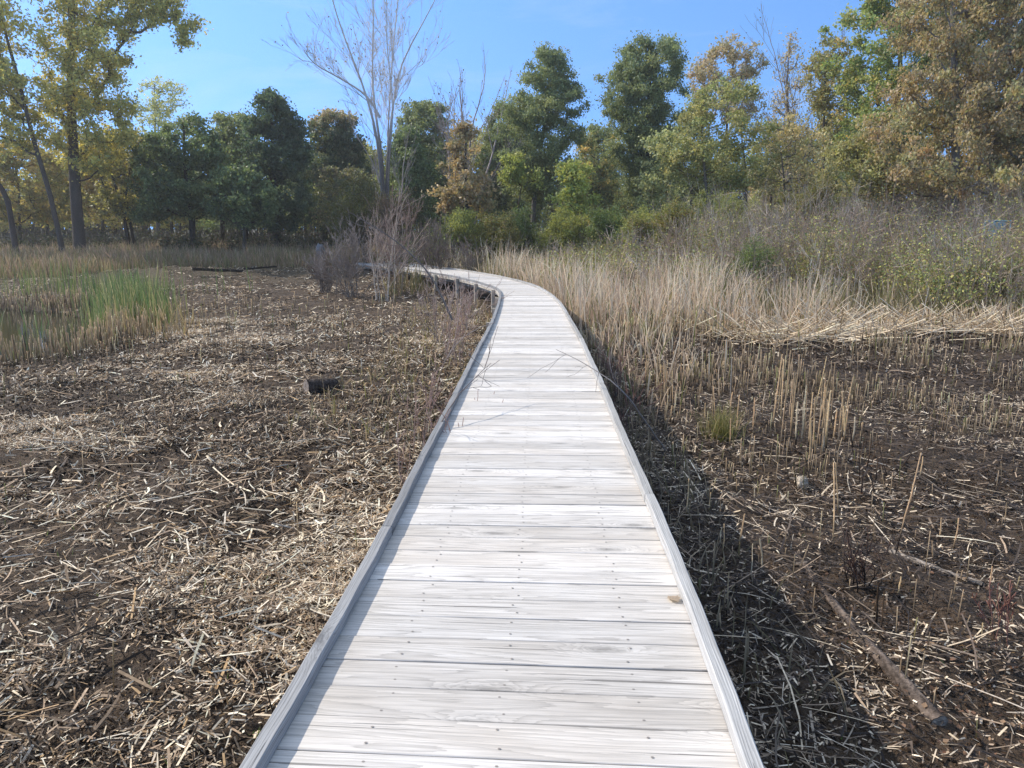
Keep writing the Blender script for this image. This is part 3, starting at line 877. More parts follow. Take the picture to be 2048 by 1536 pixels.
def tree(name, label, cat, D, trunk_px, rows, palette, dens=1.0, leaf=.16, trunk_r=.16, bark=(.10, .085, .07), group=None, nclu=None,
         blobs=(), seed=1, clu=.55, droop=.2, hollow=.45, trunks2=(), depthk=.85, topcol=None, leafless=.0, limb=1.0, base_z=None, twig=.012):
    r = np.random.default_rng(seed)
    bx = wx(trunk_px[0][0], D)
    bz = float(gz(bx, D)) - .1 if base_z is None else base_z
    root = empty(name, (bx, D, bz), label, cat, group or WOOD)
    path = [np.array([bx, D, bz])] + [wp(px, py, D) + np.array([0, r.normal(0, .15), 0]) for px, py in trunk_px[1:]]
    K = 14
    T = interp_path(path, K)
    # crown sampling from silhouette rows
    rows = sorted(rows)
    zs = np.array([wz(p[0], D) for p in rows])[::-1]; zs[-1] -= .35
    xl = np.array([wx(p[1], D, wz(p[0], D)) for p in rows])[::-1]
    xr = np.array([wx(p[2], D, wz(p[0], D)) for p in rows])[::-1]
    area = np.trapezoid(xr - xl, zs) if hasattr(np, 'trapezoid') else np.trapz(xr - xl, zs)
    nc = int((nclu or int(max(40, min(520, area * (7.0 if dens > 1.35 else 4.6))))) * 1.15)
    pts = []
    while len(pts) < nc:
        z = r.uniform(zs[0], zs[-1]); a = np.interp(z, zs, xl); b = np.interp(z, zs, xr)
        if r.random() > (b - a) / (xr - xl).max() + .1: continue
        c = (a + b) / 2; rad = (b - a) / 2
        th = r.random() * 2 * PI; q_ = r.random() ** hollow
        q_ = q_ * (.62 + .60 * float(vn(th * 1.6 + seed * 3.1, z * .95 + seed, seed)))
        if float(vn(c * .45 + q_ * math.cos(th) * 1.9 + seed, z * .75 + q_ * math.sin(th) * .9, seed + 9)) < .27: continue
        pts.append((c + rad * q_ * math.cos(th) * .98, D + rad * depthk * q_ * math.sin(th), z + r.normal(0, .1)))
    for (bpx, bpy, brp, bn) in blobs:
        c = wp(bpx, bpy, D); rad = brp / F * D
        for _ in range(bn):
            v = r.normal(0, 1, 3); v /= np.linalg.norm(v); pts.append(tuple(c + v * rad * r.random() ** .4 * np.array([1, .8, .8])))
    pts = np.array(pts)
    A, par, tips = grow(T, pts, r)
    # pipe radii
    m = len(A); w_ = np.zeros(m); w_[tips] = 1
    for j in range(m - 1, 0, -1): w_[par[j]] += w_[j]
    rad = twig * limb * np.maximum(w_, 1) ** .46
    rad = np.minimum(rad, trunk_r * .55)
    par = np.array(par)
    br = np.arange(K, m)
    P = np.stack([A[par[br]], (A[par[br]] + A[br]) / 2 + r.normal(0, .02, (len(br), 3)), A[br]], 1)
    pr = np.minimum(rad[par[br]], rad[br] * 1.5)
    R = np.stack([pr, (pr + rad[br]) / 2, rad[br]], 1)
    V, q, pi = tubes(P, R, 5)
    C = np.array(bark)[None] * (1 + r.normal(0, .12, (len(P), 1)))
    mesh('branches', V, q, mat=M_BARK, col=np.clip(C[pi], 0, 1), parent=root)
    tr = trunk_r * np.interp(np.linspace(0, 1, K), [0, .06, .3, .8, 1], [1.25, 1.0, .85, .45, .2])
    TT = [T]; TR = [tr]
    for (tp, k2) in trunks2:
        p2 = [np.array([wx(tp[0][0], D), D + .3, bz])] + [wp(a, b, D + .3) for a, b in tp[1:]]
        TT.append(interp_path(p2, K)); TR.append(tr * k2)
    V, q, pi = tubes(np.array(TT), np.array(TR), 10)
    V = V + r.normal(0, .012, V.shape) * min(1, trunk_r * 5)
    mesh('trunk', V, q, mat=M_BARK, col=np.tile(np.array(bark), (len(V), 1)) * (1 + r.normal(0, .08, (len(V), 1))), parent=root, smooth_shade=True)
    # leaves
    nl = int(50 * dens * (.16 / leaf) ** 1.2)
    if nl < 1: nl = 1
    cp = np.repeat(pts, nl, 0)
    cl = np.repeat(r.random(len(pts)) >= leafless, nl)
    cs = np.repeat(clu * (.55 + .7 * r.random(len(pts))), nl)[:, None]
    Q = cp + np.clip(r.normal(0, 1, cp.shape), -1.7, 1.7) * cs * np.array([.62, .62, .42]) * (.4 + .8 * r.random((len(cp), 1)))
    Q[:, 2] -= .12 * np.abs(r.normal(0, 1, len(Q))) * droop
    Q = Q[cl]
    # follow branches as well
    bm = P[:, 1]; k2 = int(nl * .3)
    Q2 = np.repeat(bm, k2, 0) + r.normal(0, .16, (len(bm) * k2, 3))
    own = np.r_[np.repeat(np.arange(len(pts)), nl)[cl], r.integers(0, len(pts), len(Q2))]
    Q = np.vstack([Q, Q2[:]])
    n = len(Q)
    V, q = leafquads(Q, leaf * 1.12, r, droop * 1.5)
    cc = pal(len(pts), palette, .16, r)
    C = (.55 * cc[own] + .45 * pal(n, palette, .22, r)) * 2.9
    if topcol is not None:
        k = smooth(topcol[1], topcol[2], Q[:, 2] + r.normal(0, .5, n))[:, None]
        C = C * (1 - k) + pal(n, topcol[0], .2, r) * k * 2.6
    C = (C * .84 + C.mean(1, keepdims=True) * .16 + .012) * np.array([1.08, 1.0, .86])
    mesh('crown', V, q, mat=M_LEAF, col=np.clip(np.repeat(C, 4, 0), 0, 1), parent=root)
    return root

DKG = [(4, (.038, .065, .028)), (3, (.055, .090, .036)), (2, (.095, .13, .05)), (1, (.02, .038, .022))]
DKB = [(4, (.022, .045, .028)), (3, (.032, .062, .034)), (1, (.06, .09, .045))]
ELM = [(4, (.062, .090, .042)), (3, (.088, .118, .052)), (2, (.13, .15, .065)), (1, (.035, .055, .03))]
OLV = [(3, (.10, .12, .035)), (3, (.15, .16, .05)), (2, (.065, .085, .03)), (1, (.25, .20, .06))]
COT = [(3, (.17, .18, .045)), (2, (.10, .12, .04)), (3, (.27, .24, .06)), (1, (.34, .28, .08)), (1, (.05, .07, .03))]
YEL = [(3, (.17, .14, .035)), (2, (.13, .13, .035)), (3, (.085, .095, .03)), (1, (.18, .11, .04))]
LIM = [(3, (.13, .165, .035)), (2, (.09, .13, .035)), (1, (.19, .18, .045))]
ORB = [(3, (.17, .125, .075)), (2, (.13, .10, .06)), (2, (.21, .165, .10)), (3, (.09, .10, .045))]
RST = [(3, (.125, .095, .055)), (3, (.16, .12, .07)), (3, (.11, .125, .05)), (2, (.20, .17, .085)), (2, (.07, .065, .045)), (1, (.20,.125,.07))]
PAL = [(3, (.16, .19, .10)), (2, (.22, .23, .12)), (1, (.11, .14, .08))]
PNK = [(3, (.20, .155, .115)), (2, (.17, .155, .10)), (2, (.12, .13, .075))]
YGR = [(3, (.145, .15, .06)), (3, (.10, .13, .045)), (2, (.18, .165, .075)), (1, (.06, .10, .03))]

WOOD = 'trees along the far edge of the marsh'
tree('cottonwood_tree', 'tall cottonwood with thick dark straight trunk and yellow-green leaves on the left', 'tree', 45, [(162,500),(152,410),(142,300),(138,200),(142,100),(146,0),(150,-140)],
     [(-300,60,240),(-200,10,300),(-90,-10,330),(0,0,325),(60,20,290),(130,40,262),(200,60,255),(260,70,265),(320,85,235),(345,120,190)], COT, .95, .15, .34, (.12, .10, .085), seed=11, hollow=.6, nclu=430,
     blobs=[(215,120,40,16),(250,55,30,10),(285,30,26,10),(330,25,30,14),(375,50,24,9),(372,85,15,4),(340,5,30,10),(300,-20,50,16),(245,215,30,12),(250,260,22,8)], clu=.6)
tree('cottonwood_tree', 'slender cottonwood leaning left beside the thick dark trunk', 'tree', 43, [(128,470),(98,370),(62,290),(48,200),(22,120),(0,40),(-20,-60)],
     [(-160,-180,60),(0,-140,70),(100,-120,60),(200,-100,80),(290,-60,100)], COT, .9, .15, .15, (.12, .10, .085), seed=12, hollow=.6, nclu=230, clu=.6)
tree('cottonwood_tree', 'leaning dark trunk cut by the left edge of the photo', 'tree', 44, [(34,455),(8,385),(-30,320),(-70,220)],
     [(-60,-330,-60),(150,-330,-40),(290,-260,-10),(330,-200,20)], COT, 1.0, .17, .18, (.11, .09, .08), seed=13, nclu=90)
tree('poplar_tree', 'airy pale green tree rising above the oaks on the left', 'tree', 60, [(316,460),(314,330),(310,240),(312,170)],
     [(142,302,330),(165,275,355),(195,262,380),(230,258,395),(270,262,400),(320,265,380)], PAL, .55, .15, .14, (.16,.15,.13), seed=14, hollow=.7, clu=.5)
tree('maple_tree', 'golden yellow tree behind the trunks at the far left', 'tree', 58, [(40,455),(42,380),(30,320)],
     [(275,0,70),(300,-40,125),(340,-70,150),(390,-70,160),(440,-60,150)], YEL, 1.2, .2, .13, (.10,.085,.07), seed=15)
tree('maple_tree', 'olive and yellow understorey tree with crooked stems right of the thick trunk', 'tree', 49, [(262,468),(246,415),(232,380),(215,330)],
     [(250,150,300),(300,150,300),(350,160,300),(400,175,300),(432,190,290)], [(3,(.13,.13,.03)),(3,(.07,.08,.03)),(2,(.24,.21,.04)),(2,(.045,.045,.025))], 1.1, .17, .15, (.06,.05,.045), seed=16, trunks2=[([(268,468),(250,390),(262,330)],.7)])
tree('maple_tree', 'amber tree glimpsed between the cottonwood and the oaks', 'tree', 66, [(205,455),(205,380),(200,330)],
     [(265,180,230),(300,140,270),(360,120,290),(430,120,290)], [(3,(.16,.13,.045)),(3,(.10,.10,.035)),(1,(.19,.12,.05))], 1.1, .22, .14, (.07,.06,.05), seed=17)
tree('oak_tree', 'broad dark green oak with a pale leafy lower skirt', 'tree', 48, [(387,478),(384,420),(370,330),(366,260)],
     [(218,350,382),(250,320,420),(290,290,455),(340,278,470),(385,278,470),(425,285,440)], DKG, 1.7, .17, .2, (.06,.052,.046), seed=18, blobs=[(310,415,28,26),(285,425,16,8)], hollow=.4)
tree('oak_tree', 'grey green oak top between the two darkest oaks', 'tree', 56, [(445,470),(445,380),(450,280)],
     [(220,435,485),(245,415,520),(300,405,540),(370,400,545),(430,410,540)], ELM, 1.5, .18, .18, (.07,.06,.05), seed=19)
tree('oak_tree', 'very dark pyramid shaped oak with a pointed top', 'tree', 50, [(556,478),(552,400),(545,300),(538,200)],
     [(165,532,544),(185,512,560),(215,498,582),(245,490,602),(300,478,615),(360,462,620),(420,450,615),(455,470,590)], DKB, 2.0, .17, .26, (.05,.045,.04), seed=20, hollow=.38, trunks2=[([(490,478),(492,420),(500,360)],.6)])
tree('oak_tree', 'small dark oak low in front of the pyramid oak', 'tree', 46, [(488,484),(488,450),(486,420)],
     [(330,440,520),(365,425,560),(405,420,575),(440,440,560)], DKG, 1.4, .17, .13, (.10,.09,.075), seed=21)
tree('oak_tree', 'dark oak with a rusty top left of the bare white tree', 'tree', 56, [(650,478),(650,400),(655,300)],
     [(212,645,685),(238,615,715),(290,608,735),(350,604,740),(410,604,740),(460,620,730)], DKB + [(2,(.07,.075,.04))], 1.6, .18, .2, (.06,.052,.046), seed=22, topcol=(PNK, wz(262,56), wz(225,56)))
tree('oak_tree', 'dark shaded oak behind the reddish bushes', 'tree', 52, [(690,478),(690,430),(695,380)],
     [(330,640,740),(380,625,760),(430,620,770),(465,650,740)], [(3,(.04,.05,.03)),(2,(.09,.075,.05)),(1,(.12,.15,.05))], 1.4, .18, .15, (.05,.045,.04), seed=23)
tree('elm_tree', 'grey green elm behind the bare white tree', 'tree', 60, [(842,465),(842,380),(840,280)],
     [(192,825,865),(215,795,900),(250,780,915),(310,765,915),(380,755,915),(440,760,910)], ELM, 1.4, .18, .2, (.07,.06,.05), seed=24)
tree('oak_tree', 'dense mid green tree between the bare tree and the brown one', 'tree', 50, [(820,470),(820,400),(818,330)],
     [(250,805,835),(285,785,850),(330,770,868),(390,762,885),(440,770,890)], DKG, 1.7, .15, .16, (.06,.05,.045), seed=25)
tree('hickory_tree', 'orange brown leaved tree standing in the middle of the tree line', 'tree', 43, [(935,470),(934,400),(932,320),(932,260)],
     [(236,924,942),(265,908,956),(300,893,968),(340,882,985),(380,870,1000),(415,885,995)], ORB, 1.25, .18, .12, (.09,.075,.06), seed=26, hollow=.5, blobs=[(905,405,30,8)])
tree('elm_tree', 'tall dark green elm right of the brown leaved tree', 'tree', 49, [(1064,478),(1068,390),(1082,300),(1095,200),(1103,120)],
     [(86,1098,1110),(102,1075,1128),(125,1045,1150),(165,1032,1172),(205,1005,1185),(250,985,1182),(300,985,1172),(345,1000,1160),(390,1010,1130)], ELM, 1.6, .12, .17, (.16,.145,.125), seed=27, hollow=.6, droop=.5, clu=.5)
tree('elm_tree', 'shorter green elm tucked behind the tall central elm', 'tree', 60, [(1010,465),(1010,380),(1012,300)],
     [(200,985,1040),(250,970,1060),(320,960,1080),(400,960,1090),(440,970,1090)], ELM, 1.4, .18, .16, (.07,.06,.05), seed=28)
tree('elm_tree', 'tall rounded blue green elm at the centre right skyline', 'tree', 51, [(1300,455),(1298,350),(1292,250),(1305,120)],
     [(68,1300,1345),(82,1258,1368),(110,1225,1378),(150,1198,1378),(200,1188,1375),(250,1190,1365),(300,1200,1350),(345,1230,1345),(395,1235,1340)], ELM, 1.7, .12, .22, (.055,.048,.042), seed=29, hollow=.6, droop=.5, clu=.55, trunks2=[([(1292,455),(1286,360),(1262,260)],.6)])
tree('oak_tree', 'shaded green tree between the two tall elms', 'tree', 58, [(1200,460),(1200,380),(1198,320)],
     [(255,1160,1230),(300,1140,1250),(350,1130,1260),(410,1130,1270),(440,1140,1260)], [(3,(.055,.08,.035)),(2,(.1,.13,.05)),(1,(.28,.2,.07))], .95, .17, .13, (.07,.06,.05), seed=30, hollow=.6)
tree('sumac_tree', 'bright lime green small tree in front of the tall elms', 'tree', 41, [(1164,480),(1158,430),(1150,380)],
     [(312,1132,1162),(335,1108,1185),(365,1098,1198),(400,1100,1198),(430,1115,1180)], LIM, 1.1, .15, .07, (.06,.05,.04), seed=31, hollow=.6, clu=.42)
tree('sumac_tree', 'small yellow green tree under the left side of the tall central elm', 'tree', 46, [(1030,470),(1035,420),(1045,360)],
     [(300,1015,1065),(330,1000,1085),(365,1000,1090)], LIM, .8, .15, .07, (.07,.06,.05), seed=32, hollow=.7, clu=.42)
tree('walnut_tree', 'loose pale green tree at the foot of the right elm', 'tree', 45, [(1340,450),(1335,380),(1330,330)],
     [(250,1300,1350),(290,1270,1370),(340,1255,1370),(390,1250,1370),(425,1260,1360)], [(3,(.14,.17,.09)),(2,(.09,.12,.05)),(1,(.22,.22,.12))], .8, .15, .1, (.13,.12,.1), seed=33, hollow=.7)
tree('maple_tree', 'pinkish orange topped tree behind the yellow green one', 'tree', 62, [(1450,440),(1450,330),(1455,200)],
     [(66,1450,1478),(90,1405,1512),(130,1385,1528),(180,1378,1530),(240,1380,1530)], PNK, .95, .17, .2, (.12,.10,.085), seed=34, hollow=.6)
tree('maple_tree', 'wide yellow green tree with two thin trunks right of the elms', 'tree', 44, [(1425,420),(1408,340),(1402,260),(1410,190)],
     [(145,1440,1490),(180,1390,1530),(225,1345,1548),(265,1312,1555),(305,1300,1560),(345,1325,1560),(375,1350,1550)], YGR, 1.05, .14, .12, (.20,.18,.15), seed=35, hollow=.55, trunks2=[([(1496,430),(1492,340),(1480,250)],.9)])
tree('ash_tree', 'thin nearly bare reddish tree with sky showing through', 'tree', 55, [(1580,430),(1578,300),(1572,160),(1580,80)],
     [(55,1572,1598),(110,1545,1612),(180,1530,1625),(260,1525,1640),(340,1530,1640)], PNK, .22, .13, .12, (.20,.165,.15), seed=36, hollow=.7, limb=1.1)
tree('ash_tree', 'sparse tan tree low between the yellow trees', 'tree', 42, [(1575,430),(1570,350),(1560,300)],
     [(215,1540,1600),(260,1515,1660),(310,1500,1700),(370,1500,1700)], [(3,(.22,.19,.12)),(2,(.14,.16,.07)),(1,(.30,.24,.12))], .5, .13, .09, (.22,.20,.17), seed=37, hollow=.7, limb=1.1)
tree('maple_tree', 'yellow orange tree standing before the big green maple', 'tree', 50, [(1648,440),(1650,330),(1648,220),(1652,130)],
     [(62,1650,1668),(90,1618,1700),(130,1605,1712),(180,1600,1715),(235,1610,1700),(290,1620,1690)], [(3,(.13,.125,.05)),(3,(.10,.115,.045)),(1,(.155,.11,.055))], .85, .16, .13, (.10,.085,.07), seed=38, hollow=.6)
tree('maple_tree', 'large green maple filling the upper right', 'tree', 46, [(1790,440),(1790,300),(1800,150),(1805,0)],
     [(-160,1740,1930),(-60,1690,1960),(0,1690,1970),(40,1662,1970),(90,1668,1970),(160,1690,1960),(230,1672,1950),(300,1680,1900),(350,1690,1880)], [(3,(.06,.10,.03)),(3,(.10,.15,.04)),(2,(.16,.17,.06)),(1,(.28,.18,.07))], 1.6, .16, .25, (.08,.07,.06), seed=39, hollow=.4)
tree('beech_tree', 'big brown leaved beech with grey trunk and drooping twigs at the right', 'tree', 33, [(1908,440),(1906,300),(1910,200),(1902,90),(1906,-20),(1910,-140)],
     [(-200,1830,2080),(-100,1790,2150),(0,1760,2200),(90,1770,2230),(180,1740,2240),(250,1715,2240),(310,1690,2240),(360,1700,2240),(395,1760,2240)], RST, 1.5, .13, .2, (.24,.21,.18), seed=40, hollow=.5, droop=.9, nclu=420, clu=.5, limb=1.15, twig=.010)
tree('beech_tree', 'rusty shaded tree at the far right edge behind the beech', 'tree', 42, [(2060,440),(2055,300),(2050,150),(2050,0)],
     [(-180,1990,2200),(0,1960,2300),(150,1950,2330),(300,1950,2330),(380,1970,2300)], [(3,(.07,.045,.035)),(2,(.16,.10,.05)),(1,(.22,.15,.06)),(1,(.06,.08,.03))], 1.8, .17, .25, (.06,.05,.045), seed=41)
tree('hawthorn_tree', 'low yellowish tree at the foot of the beech', 'tree', 34, [(1745,450),(1745,380),(1735,330)],
     [(265,1680,1760),(300,1640,1800),(340,1615,1830),(385,1620,1840)], [(3,(.12,.12,.05)),(3,(.09,.105,.04)),(1,(.14,.11,.06)),(1,(.16,.17,.05))], 1.0, .13, .08, (.20,.18,.15), seed=42, hollow=.6, limb=1.1)
# middle row that closes the gaps between the crowns
MID = [(95,300,OLV,'olive tree filling the gap left of the thick cottonwood trunk'),(345,300,OLV,'olive crowned tree just behind the broad dark oak'),(480,262,ELM,'green tree in the dip left of the pyramid oak'),(612,285,DKG,'dark tree filling the gap right of the pyramid oak'),(745,270,OLV,'olive tree directly behind the bare white trunks'),(885,265,ELM,'green tree in the dip left of the tall central elm'),(975,250,OLV,'olive tree between the brown tree and the tall central elm'),(1195,240,ELM,'grey green tree filling the gap between the two tall elms'),(1385,215,ELM,'green tree tucked right of the rounded elm'),(1545,240,YGR,'yellow green tree filling the gap beside the nearly bare reddish tree'),(1625,265,OLV,'olive tree under the yellow orange one'),(1720,240,DKG,'dark green tree under the left side of the big maple')]
for k, (px, top, pl, lb) in enumerate(MID):
    tree('understorey_tree', lb, 'tree', 62 + (k * 5) % 8, [(px,465),(px-4,400),(px+3,top+30)],
         [(top,px-14,px+12),(top+22,px-42,px+38),(top+60,px-58,px+56),(top+120,px-62,px+60),(440,px-58,px+62)], pl, 1.2, .19, .14, (.09,.075,.06), seed=90+k, nclu=130, clu=.75, hollow=.6)
# farther row, seen through and under the near crowns
BACK = [(-60,300,YEL,'golden'),(110,330,OLV,'olive'),(230,320,YEL,'amber'),(360,330,OLV,'olive green'),(480,335,DKG,'dark green'),(600,300,OLV,'olive brown'),(720,300,OLV,'olive'),(860,280,ELM,'green'),(960,285,YEL,'yellowish'),(1090,330,ELM,'green'),(1190,330,OLV,'olive'),(1330,330,ELM,'grey green'),(1440,300,YGR,'yellow green'),(1560,340,PNK,'tan'),(1680,250,YGR,'straw green'),(1800,240,RST,'russet'),(1960,220,RST,'brown')]
names_b = ['behind the golden tree at the far left','behind the thick cottonwood trunk','behind the crooked understorey tree','behind the broad dark oak','behind the pyramid oak','behind the rusty topped oak','behind the bare white tree','behind the grey green elm','behind the orange brown tree','behind the tall central elm','behind the lime green small tree','behind the right elm','behind the wide yellow green tree','behind the nearly bare reddish tree','behind the yellow orange tree','behind the large green maple','behind the beech at the right edge']
for k, ((px, top, pl, cn), nb) in enumerate(zip(BACK, names_b)):
    D = 74 + (k * 7) % 13
    tree('distant_tree', f'{cn} distant tree {nb}', 'tree', D, [(px,470),(px+4,400),(px,top+30)],
         [(top-25,px-20,px+20),(top+10,px-60,px+55),(top+60,px-80,px+80),(top+110,px-90,px+85),(455,px-90,px+90)], pl, 1.4, .26, .16, (.07,.06,.05), seed=60+k, nclu=110, clu=.9)

# ------------------------------------------------------------------ bare trees and shrubs
def branch_rec(p, d, L, rad, lvl, maxl, r, out, spread, upb, nkid=(2, 3), wig=.12, shrink=.68):
    k = 5
    pts = [p]
    dd = d.copy()
    for _ in range(k - 1):
        dd = dd + r.normal(0, wig, 3) + np.array([0, 0, upb * .12]); dd /= np.linalg.norm(dd)
        pts.append(pts[-1] + dd * L / (k - 1))
    taper = .62
    out.append((np.array(pts), np.linspace(rad, rad * taper, k), lvl))
    if lvl >= maxl: return
    kids = r.integers(nkid[0], nkid[1] + 1)
    for c in range(kids):
        t_ = 1.0 if c == 0 else r.uniform(.35, .95)
        i0 = int(t_ * (k - 1)); pp = pts[i0]
        ax = r.normal(0, 1, 3); ax -= ax.dot(dd) * dd; ax /= np.linalg.norm(ax)
        sp_ = spread * (.35 if c == 0 else 1) * r.uniform(.6, 1.25)
        nd = dd * math.cos(sp_) + ax * math.sin(sp_)
        branch_rec(pp, nd, L * shrink * r.uniform(.8, 1.2), rad * (taper if c == 0 else taper * .7), lvl + 1, maxl, r, out, spread, upb, nkid, wig, shrink)

def build_branches(out, col, root, names=('trunk', 'branches'), thick_lvls=(0, 1), rmin=.004, tipcol=None, r=None):
    r = r or rng
    for nm, sel in ((names[0], [o for o in out if o[2] in thick_lvls]), (names[1], [o for o in out if o[2] not in thick_lvls])):
        if not sel: continue
        P = np.array([o[0] for o in sel]); R = np.maximum(np.array([o[1] for o in sel]), rmin)
        V, q, pi = tubes(P, R, 7 if nm == names[0] else 4)
        lv = np.array([o[2] for o in sel])
        C = np.array(col)[None] * (1 + r.normal(0, .12, (len(sel), 1)))
        if tipcol is not None:
            k = np.clip(lv / max(1, lv.max()), 0, 1)[:, None] * (nm == names[1])
            C = C * (1 - k) + np.array(tipcol)[None] * k
        mesh(nm, V, q, mat=M_TWIG if nm != names[0] else M_BARK, col=np.clip(C[pi], 0, 1), parent=root, smooth_shade=True)

def twig_leaves(out, root, palette, frac, size, r, name='crown', lv=3):
    tips = np.array([o[0][-1] for o in out if o[2] >= lv] + [o[0][2] for o in out if o[2] >= lv])
    k = r.random(len(tips)) < frac
    P = tips[k] + r.normal(0, .05, (k.sum(), 3))
    if not len(P): return
    V, q = leafquads(P, size, r, .6)
    mesh(name, V, q, mat=M_LEAF, col=np.repeat(pal(len(P), palette, .15, r), 4, 0), parent=root)

def stem_path(pts_px, D, r0, r1, lvl=0, k=12, dy=0.0, base=None):
    P = [wp(px, py, D + dy * i / max(1, len(pts_px) - 1)) for i, (px, py) in enumerate(pts_px)]
    if base is not None: P[0] = base
    Q = interp_path(P, k)
    return Q, np.linspace(r0, r1, k)

def bare_tall_tree():
    D = 42; r = np.random.default_rng(501)
    bx = wx(768, D); bz = float(gz(bx, D)) - .1
    root = empty('bare_tree', (bx, D, bz), 'tall leafless tree with many pale grey stems fanning up above the tree line', 'tree', 'leafless trees in the tree line')
    stems = [([(768,490),(764,380),(758,290),(742,215),(715,140),(690,80),(668,20),(650,-60)],0.104,0.024,-1.2),
             ([(768,490),(768,380),(764,300),(748,220),(742,140),(748,60),(745,-60)],0.099,0.024,.3),
             ([(770,490),(772,380),(776,290),(788,200),(795,130),(822,90),(850,40),(880,-20)],0.099,0.019,.8),
             ([(770,490),(774,380),(776,250),(782,150),(790,60),(800,-50)],0.065,0.019,1.5),
             ([(778,490),(776,370),(780,290),(790,210),(775,120),(770,30),(776,-60)],0.050,0.017,-.6)]
    main = []; sub = []
    for pts, r0, r1, dy in stems:
        Q, R = stem_path(pts, D, r0, r1, k=14, dy=dy)
        Q[0] = (bx + r.normal(0, .1), D, bz)
        main.append((Q, R))
        for _ in range(11):
            i = r.integers(5, 13)
            d = Q[min(i + 1, 13)] - Q[i]; d /= np.linalg.norm(d)
            ax = r.normal(0, 1, 3); ax -= ax.dot(d) * d; ax /= np.linalg.norm(ax)
            nd = d * math.cos(.6) + ax * math.sin(.6); nd[2] = abs(nd[2])
            branch_rec(Q[i], nd, r.uniform(1.0, 2.3), R[i] * .45, 1, 5, r, sub, .5, .5, (2, 3), .09, .66)
    # the long low limb to the left
    Q, R = stem_path([(760,205+30),(735,190),(700,168),(660,145),(625,128),(608,100)], D, .07, .02, k=14)
    main.append((Q, R))
    for _ in range(12):
        i = r.integers(4, 14)
        branch_rec(Q[min(i,13)], np.array([r.normal(-.4, .5), r.normal(0, .4), r.uniform(-.1, 1)]), r.uniform(.7, 1.4), .022, 2, 5, r, sub, .55, .3, (2, 3), .12, .66)
    V, q, pi = tubes(np.array([m[0] for m in main]), np.array([m[1] for m in main]), 9)
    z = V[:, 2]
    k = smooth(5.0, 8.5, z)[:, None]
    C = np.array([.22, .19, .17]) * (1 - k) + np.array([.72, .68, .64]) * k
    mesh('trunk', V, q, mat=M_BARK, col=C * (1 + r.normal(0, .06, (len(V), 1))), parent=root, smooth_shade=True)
    P = np.array([o[0] for o in sub]); R = np.maximum(np.array([o[1] for o in sub]) * .65, .0062)
    V, q, pi = tubes(P, R, 4)
    mesh('branches', V, q, mat=M_TWIG, col=(np.array([.70, .65, .62])[None] * (1 + r.normal(0, .15, (len(P), 1))))[pi], parent=root, smooth_shade=True)
    twig_leaves(sub, root, [(2, (.4, .33, .24)), (1, (.3, .24, .15))], .06, .11, r, lv=4)
bare_tall_tree()

def vase_tree(label, D, px, pytop, halfw, col, n, seed, leaves=None, r0=.10, base_py=470, frac=.3, group=None, lean=0):
    r = np.random.default_rng(seed)
    bx = wx(px, D); bz = float(gz(bx, D)) - .1
    H = wz(pytop, D) - bz
    root = empty('bare_tree', (bx, D, bz), label, 'tree', 'leafless trees in the tree line')
    out = []
    hw = halfw / F * D
    for k in range(n):
        a = k / max(1, n - 1) * 2 - 1
        d = np.array([a * hw / H * 1.0 + lean, r.normal(0, .15), 1.0]); d /= np.linalg.norm(d)
        branch_rec(np.array([bx + a * .1, D + r.normal(0, .1), bz]), d, H * .42, r0, 0, 5, r, out, .42, .35, (2, 3), .05, .62)
    build_branches(out, col, root, thick_lvls=(0,), rmin=.008, r=r)
    if leaves: twig_leaves(out, root, leaves, frac, .13, r, lv=4)
    return root
vase_tree('leafless pinkish grey tree with a fan of thin twigs right of the bare white tree', 55, 932, 128, 85, (.42, .36, .35), 6, 511, PNK, .12, frac=.25)
vase_tree('thin leafless grey stem close right of the bare white tree', 43, 788, 225, 25, (.34, .31, .29), 2, 512, None, .07)
vase_tree('bare reddish tree poking above the skyline before the green maple', 57, 1572, 55, 55, (.30, .24, .22), 4, 513, PNK, .11, frac=.2)

def bare_shrub(name, label, px, py_base, D, H, n, spread, col, tip, seed, r0=.018, lvls=4, leaves=None, lean=(0, 0), group=None, rmin=.005, frac=.2):
    r = np.random.default_rng(seed)
    x = wx(px, D, -.5); z = float(gz(x, D))
    root = empty(name, (x, D, z), label, 'shrub', 'bare saplings beside the boardwalk' if name == 'bare_sapling' else 'bare shrubs near the boardwalk bend')
    out = []
    for k in range(n):
        a = r.random() * 2 * PI; sp_ = abs(r.normal(0, spread))
        d = np.array([math.cos(a) * sp_ + lean[0], math.sin(a) * sp_ + lean[1], 1.0]); d /= np.linalg.norm(d)
        h = H * r.uniform(.55, 1.0)
        branch_rec(np.array([x + r.normal(0, .15 * H * .4), D + r.normal(0, .12 * H * .4), z - .04]), d, h * .45, r0 * r.uniform(.6, 1.1), 0, lvls, r, out, .5, .25, (2, 3), .10, .62)
    build_branches(out, col, root, names=('stem', 'twigs'), thick_lvls=(0,), rmin=rmin, tipcol=tip, r=r)
    if leaves: twig_leaves(out, root, leaves, frac, .08, r, name='leaves', lv=3)
    return root
GRY = (.24, .205, .18); RED = (.36, .24, .21)
bare_shrub('bare_shrub', 'big bare shrub with tall grey stems at the left end of the boardwalk bend', 765, 560, 24.5, 3.6, 7, .25, (.56, .48, .39), (.44, .33, .26), 521, .022, 4)
bare_shrub('bare_shrub', 'reddish twiggy shrub right behind the start of the far boardwalk', 800, 500, 27, 3.3, 11, .30, (.34, .27, .21), (.36, .25, .20), 522, .02, 5)
bare_shrub('bare_shrub', 'grey brown brushy shrub left of the big bare shrub', 700, 550, 26, 2.6, 20, .42, (.26, .23, .20), (.30, .25, .22), 523, .018, 5)
